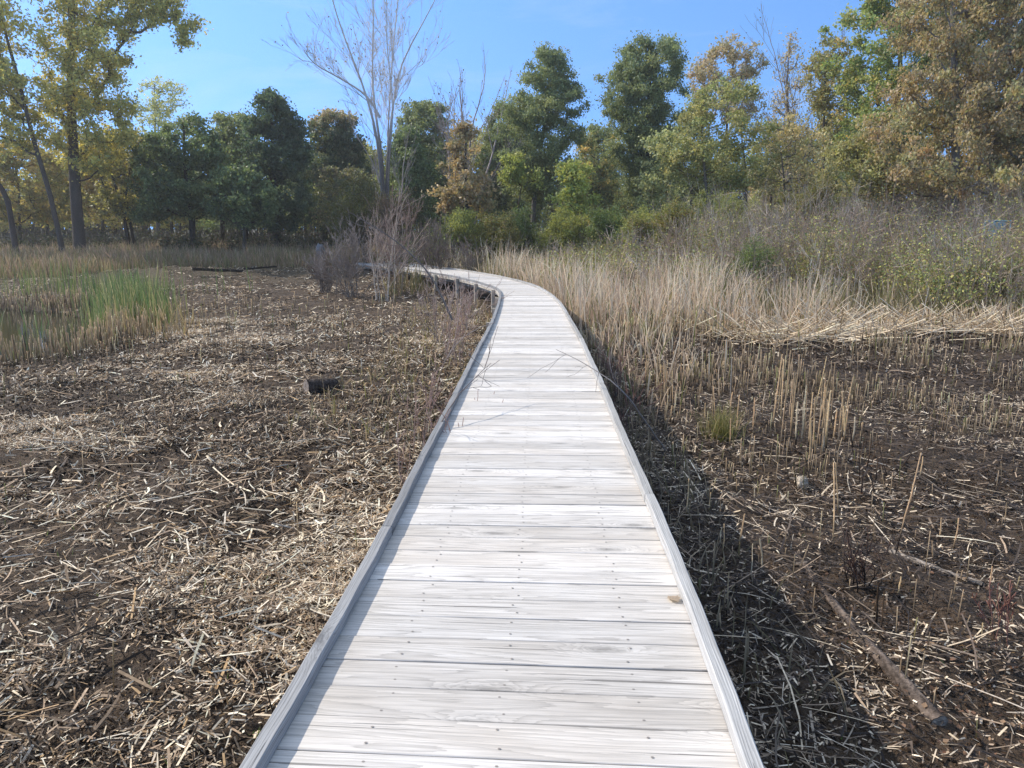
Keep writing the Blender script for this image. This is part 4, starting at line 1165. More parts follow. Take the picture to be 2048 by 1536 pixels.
bare_shrub('bare_shrub', 'low tangled shrub spreading over the mud left of the bend', 650, 560, 27.5, 1.9, 16, .55, (.20, .17, .15), (.24, .18, .15), 524, .018, 4)
bare_shrub('bare_shrub', 'dark round bare shrub behind the far boardwalk rail', 880, 520, 31, 2.6, 16, .40, (.12, .10, .085), (.18, .14, .12), 525, .02, 5)
bare_shrub('bare_shrub', 'bare shrub with upright stems beyond the far end of the boardwalk', 830, 520, 32.5, 2.9, 12, .35, (.17, .145, .12), (.22, .16, .13), 526, .02, 5)
bare_shrub('bare_shrub', 'grey bare shrub among cattails behind the bend', 945, 520, 30, 1.9, 12, .45, (.20, .17, .15), (.24, .19, .16), 527, .016, 5)
# whips beside the deck
def sapling(label, px, py, D, H, n, spread, seed, lean=(0, 0), r0=.008, col=(.40, .30, .25), tip=(.46, .30, .25), lv=3):
    return bare_shrub('bare_sapling', label, px, py, D, H, n, spread, col, tip, seed, r0, lv, lean=lean, rmin=.0028)
sapling('thin reddish saplings close against the left rail', 868, 850, 5.9, 1.25, 5, .22, 531, (.05, .1))
sapling('forked grey twigs left of the rail halfway to the bend', 850, 760, 7.6, 1.35, 5, .30, 532, (.12, .1))
sapling('brown twigs leaning over the left rail and shading the planks', 905, 800, 6.9, 1.15, 5, .30, 533, (.45, .25))
sapling('spindly saplings in straw just before the bend', 905, 640, 12.5, 1.5, 7, .35, 534, (0, 0), .010)
sapling('tangled low twigs inside the curve of the boardwalk', 880, 640, 15.0, 1.7, 9, .40, 535, (.05, 0), .011, (.46, .38, .32), (.48, .36, .30), 4)
sapling('twiggy saplings near the support posts', 930, 620, 17.0, 1.6, 7, .35, 536, (.1, 0), .012, (.46, .38, .32), (.48, .36, .30), 4)
sapling('reddish saplings in the shade right of the boardwalk', 1260, 800, 8.3, 1.0, 5, .35, 537, (.05, .15), .007, (.16, .11, .09), (.22, .1, .08))
sapling('bent twigs beside the right rail near the bend', 1240, 720, 10.5, 1.1, 6, .40, 538, (.0, .1), .008, (.2, .14, .12), (.26, .14, .11))
sapling('charred twig cluster on the mud beside the fallen log', 1735, 1080, 4.55, .62, 7, .35, 539, (0, 0), .006, (.045, .035, .03), (.10, .055, .04))
sapling('red brown arching twigs at the right edge of the photo', 2010, 1200, 3.9, .75, 3, .35, 540, (-.35, 0), .0045, (.26, .14, .11), (.32, .15, .11))

def long_whip(name, label, pts, r0, r1, col, seed, kids=6):
    """pts: world points"""
    r = np.random.default_rng(seed)
    Q = interp_path(pts, 16)
    Q[1:-1] += r.normal(0, .012, (14, 3)) * np.linalg.norm(Q[-1] - Q[0]) * .15
    root = empty(name, Q[0], label, 'branch')
    out = []
    for _ in range(kids):
        i = r.integers(6, 15); d = Q[i] - Q[i - 1]; d /= np.linalg.norm(d)
        nd = d + r.normal(0, .5, 3); nd /= np.linalg.norm(nd)
        branch_rec(Q[i], nd, .22 * np.linalg.norm(Q[-1] - Q[0]) * r.uniform(.5, 1), r1 * .8, 2, 3, r, out, .45, .1, (1, 2), .1, .6)
    V, q, pi = tubes(Q[None], np.linspace(r0, r1, 16)[None], 7)
    mesh('stem', V, q, mat=M_TWIG, col=np.tile(np.array(col), (len(V), 1)), parent=root, smooth_shade=True)
    P = np.array([o[0] for o in out]); R = np.maximum(np.array([o[1] for o in out]), .002)
    V, q, pi = tubes(P, R, 4)
    mesh('twigs', V, q, mat=M_TWIG, col=np.tile(np.array(col) * .9, (len(V), 1)), parent=root)
D = 14.5
long_whip('bare_whip', 'long thin stem arching left over the mud from inside the bend', [wp(905, 640, D), wp(870, 565, D), wp(845, 530, D), wp(815, 500, D), wp(775, 470, D), wp(700, 425, D)], .022, .006, (.24, .20, .17), 551, 9)
long_whip('overhanging_branch', 'grey twig reaching over the right rail onto the planks', [on_plane(1330, 900, -.7), wp(1262, 800, 6.9), wp(1235, 765, 7.0), wp(1195, 744, 7.1), wp(1150, 715, 7.3), wp(1112, 699, 7.5)], .010, .003, (.34, .30, .27), 552, 5)
long_whip('leaning_twig', 'thin twig leaning across the left rail with its shadow on the planks', [wp(880, 850, 5.9), wp(915, 790, 6.3), wp(945, 760, 6.6), wp(982, 726, 7.0)], .006, .002, (.20, .16, .14), 553, 8)
long_whip('leaning_twig', 'forked pale stem standing left of the rail', [on_plane(870, 800, -.72), wp(882, 740, 7.9), wp(895, 700, 8.0), wp(930, 660, 8.2), wp(990, 645, 8.4)], .010, .003, (.42, .33, .28), 554, 8)

# ------------------------------------------------------------------ brush thicket (right)
def brush(name, label, f, y0, y1, n0, hfun, seed, cols, rad=.009, leafpal=None, leafn=0, leafs=.07, kids=5):
    x, y, r = region(n0, y0, y1, f, seed)
    n = len(x); H = hfun(x, y) * (.6 + .5 * r.random(n))
    az = r.random(n) * 2 * PI; ln = np.abs(r.normal(0, .28, n))
    k = 6; tt = np.linspace(0, 1, k)
    z0 = gz(x, y) - .05
    P = np.stack([x[:, None] + np.cos(az)[:, None] * (ln * H)[:, None] * tt ** 1.3, y[:, None] + np.sin(az)[:, None] * (ln * H)[:, None] * tt ** 1.3, z0[:, None] + H[:, None] * tt], -1)
    P[:, 1:] += np.cumsum(r.normal(0, .03, (n, k - 1, 3)), 1) * H[:, None, None] * .5
    C = pal(n, cols, .15, r)
    bag = Bag()
    V, q, pi = tubes(P, rad * np.linspace(1, .45, k)[None] * (.7 + .6 * r.random((n, 1))), 3)
    bag.add(V, q, C[pi])
    # side twigs
    for g_ in range(kids):
        t_ = r.uniform(.3, .95, n); i = (t_ * (k - 1)).astype(int)
        A0 = P[np.arange(n), i]; d = P[np.arange(n), np.minimum(i + 1, k - 1)] - A0 + 1e-3
        d /= np.linalg.norm(d, axis=1)[:, None]
        nd = d + r.normal(0, .45, (n, 3)); nd[:, 2] = np.abs(nd[:, 2]) * .9 + .1; nd /= np.linalg.norm(nd, axis=1)[:, None]
        L = H * r.uniform(.12, .34, n)
        Q = A0[:, None] + nd[:, None] * (L[:, None] * np.linspace(0, 1, 4)[None])[:, :, None]
        Q[:, 1:] += np.cumsum(r.normal(0, .03, (n, 3, 3)), 1)
        V, q, pi = tubes(Q, rad * .6 * np.linspace(1, .5, 4)[None] * np.ones((n, 1)), 3)
        bag.add(V, q, C[pi] * 1.05)
        # secondary
        nd2 = nd + r.normal(0, .5, (n, 3)); nd2 /= np.linalg.norm(nd2, axis=1)[:, None]
        Q2 = Q[:, 2][:, None] + nd2[:, None] * (L[:, None] * .6 * np.linspace(0, 1, 3)[None])[:, :, None]
        V, q, pi = tubes(Q2, rad * .45 * np.linspace(1, .6, 3)[None] * np.ones((n, 1)), 3)
        bag.add(V, q, C[pi] * 1.1)
    if leafn:
        i = r.integers(0, n, leafn); t_ = r.uniform(.25, 1, leafn)
        ok = r.random(leafn) < np.clip((fbm(x[i] * .55, y[i] * .55, seed, 2) - .48) * 8, .07, 1)
        i = i[ok]; t_ = t_[ok]
        Q = P[i, (t_ * (k - 1)).astype(int)] + r.normal(0, .18, (len(i), 3))
        V, q = leafquads(Q, leafs, r, .3)
        bag.add(V, q, np.repeat(pal(len(Q), leafpal, .18, r), 4, 0))
    o = bag.build(name, M_TWIG)
    tag(o, label, 'brush', kind='stuff')
    return o
def f_brush(x, y):
    front = np.interp(x, [1, 3, 6, 9, 12, 16], [24.5, 22.5, 20.8, 19.6, 18.6, 18.3]) + .6 * np.sin(x * .9)
    return smooth(-1, 1.5, y - front) * smooth(.5, 2.5, x) * (deck_dist(x, y)[0] > 1.6) * np.clip(-.1 + 1.6 * vn(x * .8, y * .8, 12), .05, 1)
def h_brush(x, y):
    return np.interp(x, [1, 3, 6, 9, 13, 20], [1.4, 1.8, 2.6, 3.2, 3.5, 3.6]) * np.interp(y, [18, 24, 30], [.5, .75, 1.0]) * (.62 + .62 * vn(x * .75, y * .75, 71))
BRC = [(4, (.58, .44, .32)), (3, (.70, .56, .43)), (3, (.30, .22, .16)), (1, (.80, .72, .58))]
brush('brush_thicket', 'wide thicket of bare grey brown brush with scattered yellow green leaves on the right', f_brush, 18, 36, 16000, h_brush, 601, BRC, .0095,
      [(3, (.36, .38, .11)), (2, (.52, .47, .12)), (2, (.20, .27, .09)), (1, (.42, .27, .14))], 330000, .07)
# green lower growth behind the bend
def f_gb(x, y):
    return np.clip(smooth(-1, 1, y - 35) * (x > -6.5) * (x < 15) * (.35 + .7 * vn(x * .5, y * .5, 19)), 0, 1)
brush('leafy_undergrowth', 'yellow green leafy undergrowth at the foot of the trees', f_gb, 34, 42, 5000, lambda x, y: 1.5 + .9 * vn(x * .5, y * .3, 5) + 0 * x, 602, BRC, .010,
      [(3, (.22, .28, .06)), (3, (.32, .34, .08)), (2, (.14, .20, .06)), (1, (.46, .38, .10))], 110000, .12, 3)
def f_lu(x, y):
    return np.clip(smooth(-1, 1, y - 47) * (x < -3) * (.35 + .7 * vn(x * .5, y * .5, 23)), 0, 1)
brush('shaded_undergrowth', 'dark tangled undergrowth beneath the oaks on the left', f_lu, 46, 60, 6000, lambda x, y: .8 + 1.1 * vn(x * .4, y * .4, 6) + 0 * x, 603, [(2, (.08, .07, .05)), (1, (.12, .10, .07))], .014,
      [(3, (.05, .065, .025)), (3, (.09, .10, .035)), (1, (.16, .09, .05)), (1, (.15, .15, .05))], 60000, .16, 3)

brush('distant_wood', 'distant mass of autumn woodland closing the view behind the trees', lambda x, y: .9 + 0 * x, 84, 100, 3600, lambda x, y: 6.5 + 3.5 * vn(x * .12, y * .1, 8), 604, [(1, (.10, .085, .07))], .05,
      [(3, (.10, .12, .045)), (2, (.18, .16, .06)), (2, (.26, .18, .06)), (2, (.06, .085, .035))], 150000, .42, 3)
# leafy bushes (things)
def leafy_bush(label, px, D, py_top, halfw, palette, seed, dens=1.0, leaf=.10, name='leafy_bush', py_bot=None):
    r = np.random.default_rng(seed)
    x = wx(px, D, 0); z = float(gz(x, D))
    root = empty(name, (x, D, z), label, 'bush', 'leafy bushes along the thicket')
    H = wz(py_top, D) - z; hw = halfw / F * D
    out = []
    for k in range(9):
        a = r.random() * 2 * PI
        d = np.array([math.cos(a) * hw / H * .8, math.sin(a) * .5, 1.0]) * np.array([r.random(), r.random(), 1]); d /= np.linalg.norm(d)
        branch_rec(np.array([x + r.normal(0, .12), D + r.normal(0, .12), z - .04]), d, H * .42, .02, 0, 4, r, out, .55, .15, (2, 3), .1, .62)
    build_branches(out, (.16, .13, .10), root, names=('stem', 'twigs'), thick_lvls=(0,), rmin=.006, r=r)
    tips = np.array([o[0][-1] for o in out if o[2] >= 2] + [o[0][2] for o in out if o[2] >= 3])
    # keep in the envelope
    n = int(14 * dens)
    P = np.repeat(tips, n, 0) + r.normal(0, .13, (len(tips) * n, 3)) * np.array([1, 1, .6])
    V, q = leafquads(P, leaf, r, .3, .45)
    own = np.repeat(np.arange(len(tips)), n)
    C = .5 * pal(len(tips), palette, .15, r)[own] + .5 * pal(len(P), palette, .15, r)
    mesh('leaves', V, q, mat=M_LEAF, col=np.repeat(C, 4, 0), parent=root)
    return root
YB = [(3, (.33, .35, .10)), (2, (.42, .40, .11)), (2, (.17, .23, .07))]
GB = [(3, (.14, .20, .07)), (2, (.20, .26, .08)), (1, (.28, .28, .10))]
OB = [(2, (.32, .28, .09)), (3, (.23, .25, .08)), (1, (.32, .20, .09)), (1, (.13,.16,.06))]
leafy_bush('yellow green bush below the brown leaved tree', 915, 36, 415, 55, YB, 701)
leafy_bush('golden tipped bush right of the brown leaved tree', 990, 35, 425, 50, OB, 702)
leafy_bush('green bush below the tall central elm', 1030, 37, 420, 45, GB, 703)
leafy_bush('yellow green bush below the lime green small tree', 1125, 35, 425, 45, YB, 704)
leafy_bush('bright green bush right of the lime green small tree', 1215, 34, 415, 55, GB, 705, 1.3)
leafy_bush('yellow feathery bush left of the brush thicket', 1290, 32, 415, 55, YB, 706, 1.2)
leafy_bush('golden feathery bush at the left shoulder of the brush thicket', 1350, 31, 400, 45, OB, 707)
leafy_bush('yellow bush rising behind the thicket under the wide yellow green tree', 1450, 35, 375, 50, YB, 708)
leafy_bush('pale yellow bush behind the thicket under the yellow orange tree', 1610, 35, 365, 60, OB, 709)
leafy_bush('olive bush in front of the bare white tree trunk', 735, 38, 335, 50, [(3, (.15, .15, .05)), (2, (.10, .12, .04)), (1, (.22, .18, .07))], 710, .8)
leafy_bush('reddish brown bush behind the big bare shrub', 790, 37, 375, 55, [(3, (.20, .12, .09)), (2, (.15, .13, .06))], 711, .5, .08)
leafy_bush('green and orange bush low at the right edge of the thicket', 1975, 20, 520, 60, [(3, (.16, .18, .05)), (2, (.24, .17, .06)), (1, (.1, .15, .04))], 712, .7, .06)
leafy_bush('small green bush at the front of the thicket', 1880, 21, 540, 45, GB, 713, .6, .06)
leafy_bush('pale green bush in the middle of the thicket', 1500, 23, 480, 45, GB, 714, .5, .06)

# ------------------------------------------------------------------ single things on the mud
def log_thing(name, label, a, b, ra, rb_, col, seed, endcol=None, sides=18, flat=1.0, bend=0.0, rough=1.0):
    r = np.random.default_rng(seed)
    a = np.array(a, float); b = np.array(b, float)
    root = empty(name, (a + b) / 2 - np.array([0, 0, ra * .8]), label, 'log')
    k = 40; tt = np.linspace(0, 1, k)
    P = a[None] * (1 - tt[:, None]) + b[None] * tt[:, None]
    side = np.cross(b - a, [0, 0, 1]); side /= np.linalg.norm(side)
    P += side[None] * (bend * np.sin(tt * PI))[:, None]
    R = np.interp(tt, [0, 1], [ra, rb_])
    V, q, pi = tubes(P[None], R[None], sides)
    th = np.tile(np.arange(sides), k); kk = np.repeat(np.arange(k), sides)
    ridg = (vn(th * .9 + 7, kk * .25, seed) - .5) * .45 + (vn(th * 2.3, kk * 1.1, seed + 3) - .5) * .28
    ctrp = np.repeat(P, sides, 0)
    V = ctrp + (V - ctrp) * (1 + ridg * rough)[:, None]
    V[:, 2] = ctrp[:, 2] + (V[:, 2] - ctrp[:, 2]) * flat
    C = np.array(col)[None] * (.35 + 1.5 * vn(th * 1.1, kk * .5, seed + 5) ** 1.5)[:, None]
    mesh('bark', V, q, mat=M_BARK, col=np.clip(C, 0, 1), parent=root, smooth_shade=True)
    for end, e in ((0, P[0]), (k - 1, P[-1])):
        ring = V[end * sides:(end + 1) * sides]
        c = ring.mean(0); VV = [c]; n_ = (b - a) / np.linalg.norm(b - a) * (-.006 if end == 0 else .006)
        for f_ in (.5, 1.0):
            for p in ring: VV.append(c + (p - c) * f_ * .99 + n_ * (1.5 - f_) )
        T = []
        for j in range(sides):
            j2 = (j + 1) % sides
            T += [[0, 1 + j, 1 + j2], [1 + j, 1 + sides + j, 1 + sides + j2], [1 + j, 1 + sides + j2, 1 + j2]]
        ec = endcol or col
        CC = np.array(ec)[None] * np.r_[.7, .8 + .4 * r.random(sides), .6 + .4 * r.random(sides)][:, None]
        mesh('cut_end', VV, tris=T, mat=M_BARK, col=CC, parent=root)
    return root
# short log: image (600..670, 755..790)
zL = float(gz(-2.4, 9.2))
aL = on_plane(612, 786, -.74); yL = aL[1]
A0 = np.array([wx(612, yL, -.6), yL, float(gz(wx(612, yL), yL)) + .10])
B0 = A0 + np.array([.37, .27, -.02])
log_thing('short_log', 'short dark sawn log lying on the reed litter left of the boardwalk', A0, B0, .115, .105, (.075, .062, .055), 801, (.34, .29, .25), 24, 1.0, 0.0, .3)

def ground_pt(px, py, lift=0):
    p = on_plane(px, py, -.75)
    for _ in range(4): p = on_plane(px, py, float(gz(p[0], p[1])) + lift)
    return p
a = ground_pt(1592, 1108, .002); b = ground_pt(1880, 1445, .016)
log_thing('driftwood_log', 'long weathered grey driftwood pole beside the boardwalk shadow', a, b, .024, .042, (.15, .12, .10), 802, (.30, .27, .23), 14, .8, .035)
a = ground_pt(1780, 1102, .015); b = ground_pt(1965, 1168, .02)
log_thing('driftwood_log', 'thin half buried grey stick on the mud at the right', a, b, .030, .022, (.30, .26, .22), 803, (.3, .26, .22), 10, .6, .02)
for (pa, pb, rr_, lb, sd_) in (((1545,1015),(1440,1045),.014,'short grey stick across the edge of the boardwalk shadow',804),):
    pass

# dark fallen logs on the far mud
for (x0, y0_, x1, y1_, rr_, lb, sd_) in ((385, 538, 462, 524, .07, 'dark fallen log on the bare peat in front of the left wood', 811), (488, 538, 535, 531, .05, 'smaller dark fallen log right of the one on the bare peat', 812)):
    a = ground_pt(x0, y0_, .05); b = a + np.array([wx(x1, a[1]) - wx(x0, a[1]), 1.4, .02]); b[2] = float(gz(b[0], b[1])) + .12
    log_thing('fallen_log', lb, a, b, rr_, rr_ * .8, (.035, .03, .028), sd_, None, 10)

# rock
def rock(px, py, size, col, label, seed):
    import bmesh
    p = ground_pt(px, py)
    bm = bmesh.new(); bmesh.ops.create_icosphere(bm, subdivisions=3, radius=1)
    V = np.array([v.co[:] for v in bm.verts]); T = np.array([[v.index for v in f.verts] for f in bm.faces]); bm.free()
    d = 1 + .5 * (fbm(V[:, 0] * 1.3 + 5, V[:, 1] * 1.3 + V[:, 2], seed, 3) - .5) + .25 * (fbm(V[:, 0] * 4, V[:, 2] * 4 + V[:, 1], seed + 1, 2) - .5)
    V = V * d[:, None] * np.array(size)
    V += np.array([p[0], p[1], p[2] + size[2] * .55])
    C = np.array(col)[None] * (.6 + .9 * vn(V[:, 0] * 40, V[:, 2] * 40 + V[:, 1] * 30, seed))[:, None]
    return tag(mesh('rock', V, tris=T, mat=M_BARK, col=np.clip(C, 0, 1), smooth_shade=False), label, 'rock')
rock(1604, 975, (.055, .05, .075), (.44, .38, .30), 'rough pale stone standing on the mud right of the boardwalk', 821)

# tall broken reed stalks on the right
def reed_clump(label, pts, seed, hs, rad=.0055, cols=None, name='reed_clump', lean=.08):
    """pts list of (px,py) bases"""
    r = np.random.default_rng(seed)
    B = np.array([ground_pt(*p) for p in pts]); n = len(B)
    root = empty(name, B.mean(0), label, 'reeds', 'clumps of broken reeds on the right mud')
    H = np.array(hs) * (1 + r.normal(0, .04, n))
    az = r.random(n) * 2 * PI; ln = np.abs(r.normal(0, lean, n))
    for k in range(n):
        tt = np.linspace(0, 1, 6)
        P = np.c_[B[k, 0] + math.cos(az[k]) * ln[k] * H[k] * tt, B[k, 1] + math.sin(az[k]) * ln[k] * H[k] * tt, B[k, 2] - .03 + (H[k] + .03) * tt]
        P[1:] += np.cumsum(r.normal(0, .003, (5, 3)), 0)
        V, q, pi = tubes(P[None], (rad * np.linspace(1.1, .8, 6) * r.uniform(.6, 1.2))[None], 6)
        top = pal(1, cols or [(3, (.84, .64, .38)), (2, (.72, .53, .32)), (1, (.86, .76, .56))], .15, r)[0]
        kk = np.repeat(tt, 6)[:, None]; bz_ = r.uniform(.1, .4)
        m_ = smooth(bz_ - .1, bz_ + .15, kk)
        mesh('stalk', V, q, mat=M_STRAW, col=np.array([.04, .03, .025]) * (1 - m_) + top * m_, parent=root)
    return root
rr = np.random.default_rng(900)
def scat(cx, cy, sx, sy, n): return [(cx + rr.normal(0, sx), cy + rr.normal(0, sy)) for _ in range(n)]
reed_clump('tallest clump of tan broken reeds standing on the right mud', scat(1585, 860, 36, 22, 22), 901, list(rr.uniform(.35, .8, 19)) + [1.05, .95, .9], .0075)
reed_clump('row of stout tan reed stalks right of the tallest clump', scat(1655, 900, 30, 22, 20), 902, list(rr.uniform(.3, .75, 20)), .0085)
reed_clump('tan reed stalks left of the grass tuft', scat(1390, 840, 60, 25, 16), 903, list(rr.uniform(.2, .5, 16)), .0075)
reed_clump('three tall amber reeds leaning above the charred twigs', [(1668, 1095), (1680, 1040), (1790, 1110)], 904, [.62, .5, .8], .0065, lean=.18)
reed_clump('scattered short amber stubs above the thin half buried stick', [(1880, 1080), (1905, 1100), (1865, 1120), (2010, 1050), (1822, 1010), (1840, 960), (1980, 1170), (1795, 1190)], 905, [.2, .25, .15, .18, .2, .22, .15, .12], .005)
reed_clump('dark charred stems right of the row of stout stalks', scat(1730, 960, 28, 25, 12), 906, list(rr.uniform(.2, .45, 12)), .0055, [(1, (.07, .05, .04)), (1, (.2, .13, .08))], lean=.25)
reed_clump('tan stalks poking up at the edge of the boardwalk shadow', scat(1330, 790, 22, 30, 14), 907, list(rr.uniform(.25, .55, 14)), .0075)
reed_clump('short stalks in the shadow below the right rail', scat(1480, 1110, 50, 40, 9), 908, list(rr.uniform(.12, .35, 9)), .005)
reed_clump('pair of charred stalks leaning by the driftwood pole', [(1752, 1250), (1762, 1262), (1745, 1240)], 909, [.3, .24, .2], .006, [(1, (.12, .08, .05))], lean=.15)

# grass tuft
def tuft(label, px, py, rad, n, hmax, seed, cb, ct):
    r = np.random.default_rng(seed)
    p = ground_pt(px, py)
    x = p[0] + r.normal(0, rad, n); y = p[1] + r.normal(0, rad, n)
    V, q, C = blades(x, y, hmax * (.4 + .6 * r.random(n)), .0022 + .002 * r.random(n), .35, pal(n, cb, .15, r), pal(n, ct, .15, r), seed, 6, .6)
    return tag(mesh('grass_tuft', V, q, mat=M_BLADE, col=C), label, 'grass tuft')
tuft('green and straw grass tuft left of the tall broken reeds', 1440, 880, .085, 260, .48, 911, [(2, (.14, .17, .04)), (1, (.3, .24, .1))], [(2, (.42, .34, .16)), (1, (.22, .25, .07))])
tuft('small green sprout beside the bottom of the left rail', 505, 1478, .008, 6, .11, 912, [(1, (.16, .25, .06))], [(1, (.24, .34, .09))])
# tiny green shoots
x, y, r = region(2600, 2.5, 14, lambda x, y: .35 + 0 * x, 921)
d_, _ = deck_dist(x, y); k = (d_ > .95) & ~in_pond(x, y); x, y = x[k], y[k]; n = len(x)
V, q, C = blades(x, y, .03 + .07 * r.random(n) ** 2, .0025 + .002 * r.random(n), .3, pal(n, [(1, (.12, .20, .05))], .1, r), pal(n, [(1, (.20, .32, .08))], .1, r), 922, 3, .3)
tag(mesh('green_shoots', V, q, mat=M_BLADE, col=C), 'tiny green shoots sprouting through the litter', 'shoots', kind='stuff')
# straw tangle in the shade beside and under the deck, right and left
def side_grass(seed, n0, y0, y1, lo, hi, sgn, hmin, hmax, cb, ct, name, label):
    x, y, r = region(n0, y0, y1, lambda x, y: (lambda d, s_: ((d > lo) & (d < hi) & (s_ == sgn)) * 1.0)(*deck_dist(x, y)), seed)
    n = len(x)
    V, q, C = blades(x, y, hmin + (hmax - hmin) * r.random(n) ** 1.5, .0028 + .0028 * r.random(n) + .0004 * y, .55, pal(n, cb, .2, r), pal(n, ct, .2, r), seed + 1, 5, .8)
    return tag(mesh(name, V, q, mat=M_BLADE, col=C), label, 'grass', kind='stuff')
side_grass(931, 26000, 2, 16, .68, 1.6, 1, .06, .34, [(2, (.14, .11, .07)), (1, (.10, .09, .05))], [(3, (.40, .32, .22)), (1, (.24, .20, .10))], 'shaded_grass', 'matted straw and grass in the shade right of the boardwalk')
side_grass(941, 24000, 8, 22, .72, 2.9, -1, .06, .34, [(2, (.20, .15, .09)), (1, (.14, .17, .05))], [(3, (.46, .36, .23)), (1, (.28, .28, .10)), (1, (.3, .18, .12))], 'dry_grass', 'dry straw grass growing inside the curve of the boardwalk')

# fallen red brown leaves
def fallen(n, seed, cx, cy, sx, sy):
    r = np.random.default_rng(seed)
    x = cx + r.normal(0, sx, n); y = cy + r.normal(0, sy, n)
    d_, _ = deck_dist(x, y); k = d_ > .9; x, y = x[k], y[k]; n = len(x)
    d = r.normal(0, 1, (n, 3)) * np.array([1, 1, .35]); d /= np.linalg.norm(d, axis=1)[:, None]
    P = np.c_[x, y, gz(x, y) + .02 + .02 * r.random(n)]
    V, q = leafquads(P, .036, r, 0, .7)
    # flatten
    c = np.repeat(P, 4, 0); V[:, 2] = c[:, 2] + (V[:, 2] - c[:, 2]) * .45
    return V, q, np.repeat(pal(n, [(3, (.28, .15, .09)), (2, (.17, .10, .06)), (2, (.42, .28, .17))], .2, r), 4, 0)
bag = Bag()
bag.add(*fallen(160, 951, 2.35, 3.0, .35, .35)); bag.add(*fallen(140, 952, 2.6, 3.6, .5, .5)); bag.add(*fallen(170, 953, 3, 5.5, 1.5, 1.8)); bag.add(*fallen(120, 954, -4, 6, 2, 3))
tag(bag.build('fallen_leaves', M_LEAF), 'scattered curled red brown leaves on the mud', 'leaves', kind='stuff')

# metal drum like blue frame glimpsed in the thicket, grey boulder in left wood
def stump(px, py, D, h, w, label):
    c = wp(px, py, D); r = np.random.default_rng(961)
    z0 = float(gz(c[0], D)) - .1
    P = np.array([[c[0] + r.normal(0, .02), D, z0 + t_ * (h + .1)] for t_ in np.linspace(0, 1, 8)])
    V, q, pi = tubes(P[None], (w * np.array([1.3, 1.1, 1, .95, .9, .85, .8, .45]))[None], 12)
    V += r.normal(0, w * .06, V.shape)
    return tag(mesh('tree_stump', V, q, mat=M_BARK, col=np.tile([.30, .31, .33], (len(V), 1)) * (1 + r.normal(0, .15, (len(V), 1))), smooth_shade=True), label, 'stump')
stump(640, 470, 41, 1.0, .28, 'pale grey stump in front of the dark oaks left of the shrubs')
def blue_frame():
    D = 27; p0 = wp(1980, 470, D); z0 = float(gz(p0[0], D))
    root = empty('metal_frame', (p0[0], D, z0), 'faded blue painted metal frame half hidden in the brush at the far right', 'frame')
    m = flat_mat('faded_blue_paint', (.16, .33, .42), .5)
    top = wz(440, D)
    def bar(a, b, w, nm):
        V, q, pi = tubes(np.array([[a, (np.array(a) + np.array(b)) / 2, b]]), np.full((1, 3), w), 4)
        mesh(nm, V, q, mat=m, parent=root)
    xl, xr = wx(1975, D), wx(2008, D)
    for xx in (xl, xr):
        for yy in (D, D + .5): bar((xx, yy, z0), (xx, yy, top), .025, 'leg')
    for zz in (top - .03, (top + z0) / 2):
        bar((xl, D, zz), (xr, D, zz), .02, 'crossbar'); bar((xl, D + .5, zz), (xr, D + .5, zz), .02, 'crossbar')
    V = np.array([[xl, D + .26, (top + z0) / 2 + .1], [xr, D + .26, (top + z0) / 2 + .1], [xr, D + .26, top - .05], [xl, D + .26, top - .05]])
    V = np.vstack([V, V + np.array([0, .02, 0])])
    q = [[0, 1, 2, 3], [7, 6, 5, 4], [0, 4, 5, 1], [1, 5, 6, 2], [2, 6, 7, 3], [3, 7, 4, 0]]
    mesh('panel', V, q, mat=m, parent=root)
blue_frame()

# ------------------------------------------------------------------ camera, light, world
cam = bpy.data.cameras.new('camera'); co = bpy.data.objects.new('camera', cam); COL.objects.link(co)
cam.sensor_width = 36; cam.lens = F / 2048 * 36; cam.clip_start = .05; cam.clip_end = 5000
# thin autumn haze filling the air over the marsh
HZ = True
if HZ:
    hm = bpy.data.materials.new('haze'); hm.use_nodes = True; hn = hm.node_tree; hn.nodes.clear()
    ho = hn.nodes.new('ShaderNodeOutputMaterial'); hv = hn.nodes.new('ShaderNodeVolumeScatter')
    hv.inputs['Color'].default_value = (1, .98, .94, 1); hv.inputs['Density'].default_value = .0008; hv.inputs['Anisotropy'].default_value = .45
    hn.links.new(hv.outputs[0], ho.inputs['Volume'])
    X0, X1, Y0, Y1, Z0, Z1 = -140, 140, -30, 160, -3, 32
    V = [(x, y, z) for z in (Z0, Z1) for y in (Y0, Y1) for x in (X0, X1)]
    q = [[0, 2, 3, 1], [4, 5, 7, 6], [0, 1, 5, 4], [1, 3, 7, 5], [3, 2, 6, 7], [2, 0, 4, 6]]
    tag(mesh('haze', V, q, mat=hm), 'thin bright haze in the air over the marsh', kind='structure')
co.location = (0, 0, CAM_H); co.rotation_euler = (PI / 2 - PITCH, 0, 0)
SC.camera = co

SUN_EL, SUN_AZ = 38.0, -68.0       # azimuth from +Y, negative to the left
el, az = math.radians(SUN_EL), math.radians(SUN_AZ)
sd = np.array([math.sin(az) * math.cos(el), math.cos(az) * math.cos(el), math.sin(el)])
sl = bpy.data.lights.new('sun', 'SUN'); sl.energy = 5.0; sl.angle = math.radians(.5); sl.color = (1.0, .92, .80)
so = bpy.data.objects.new('sun', sl); COL.objects.link(so)
from mathutils import Vector
so.rotation_euler = Vector(-sd).to_track_quat('-Z', 'Y').to_euler(); so.location = (0, 0, 20)

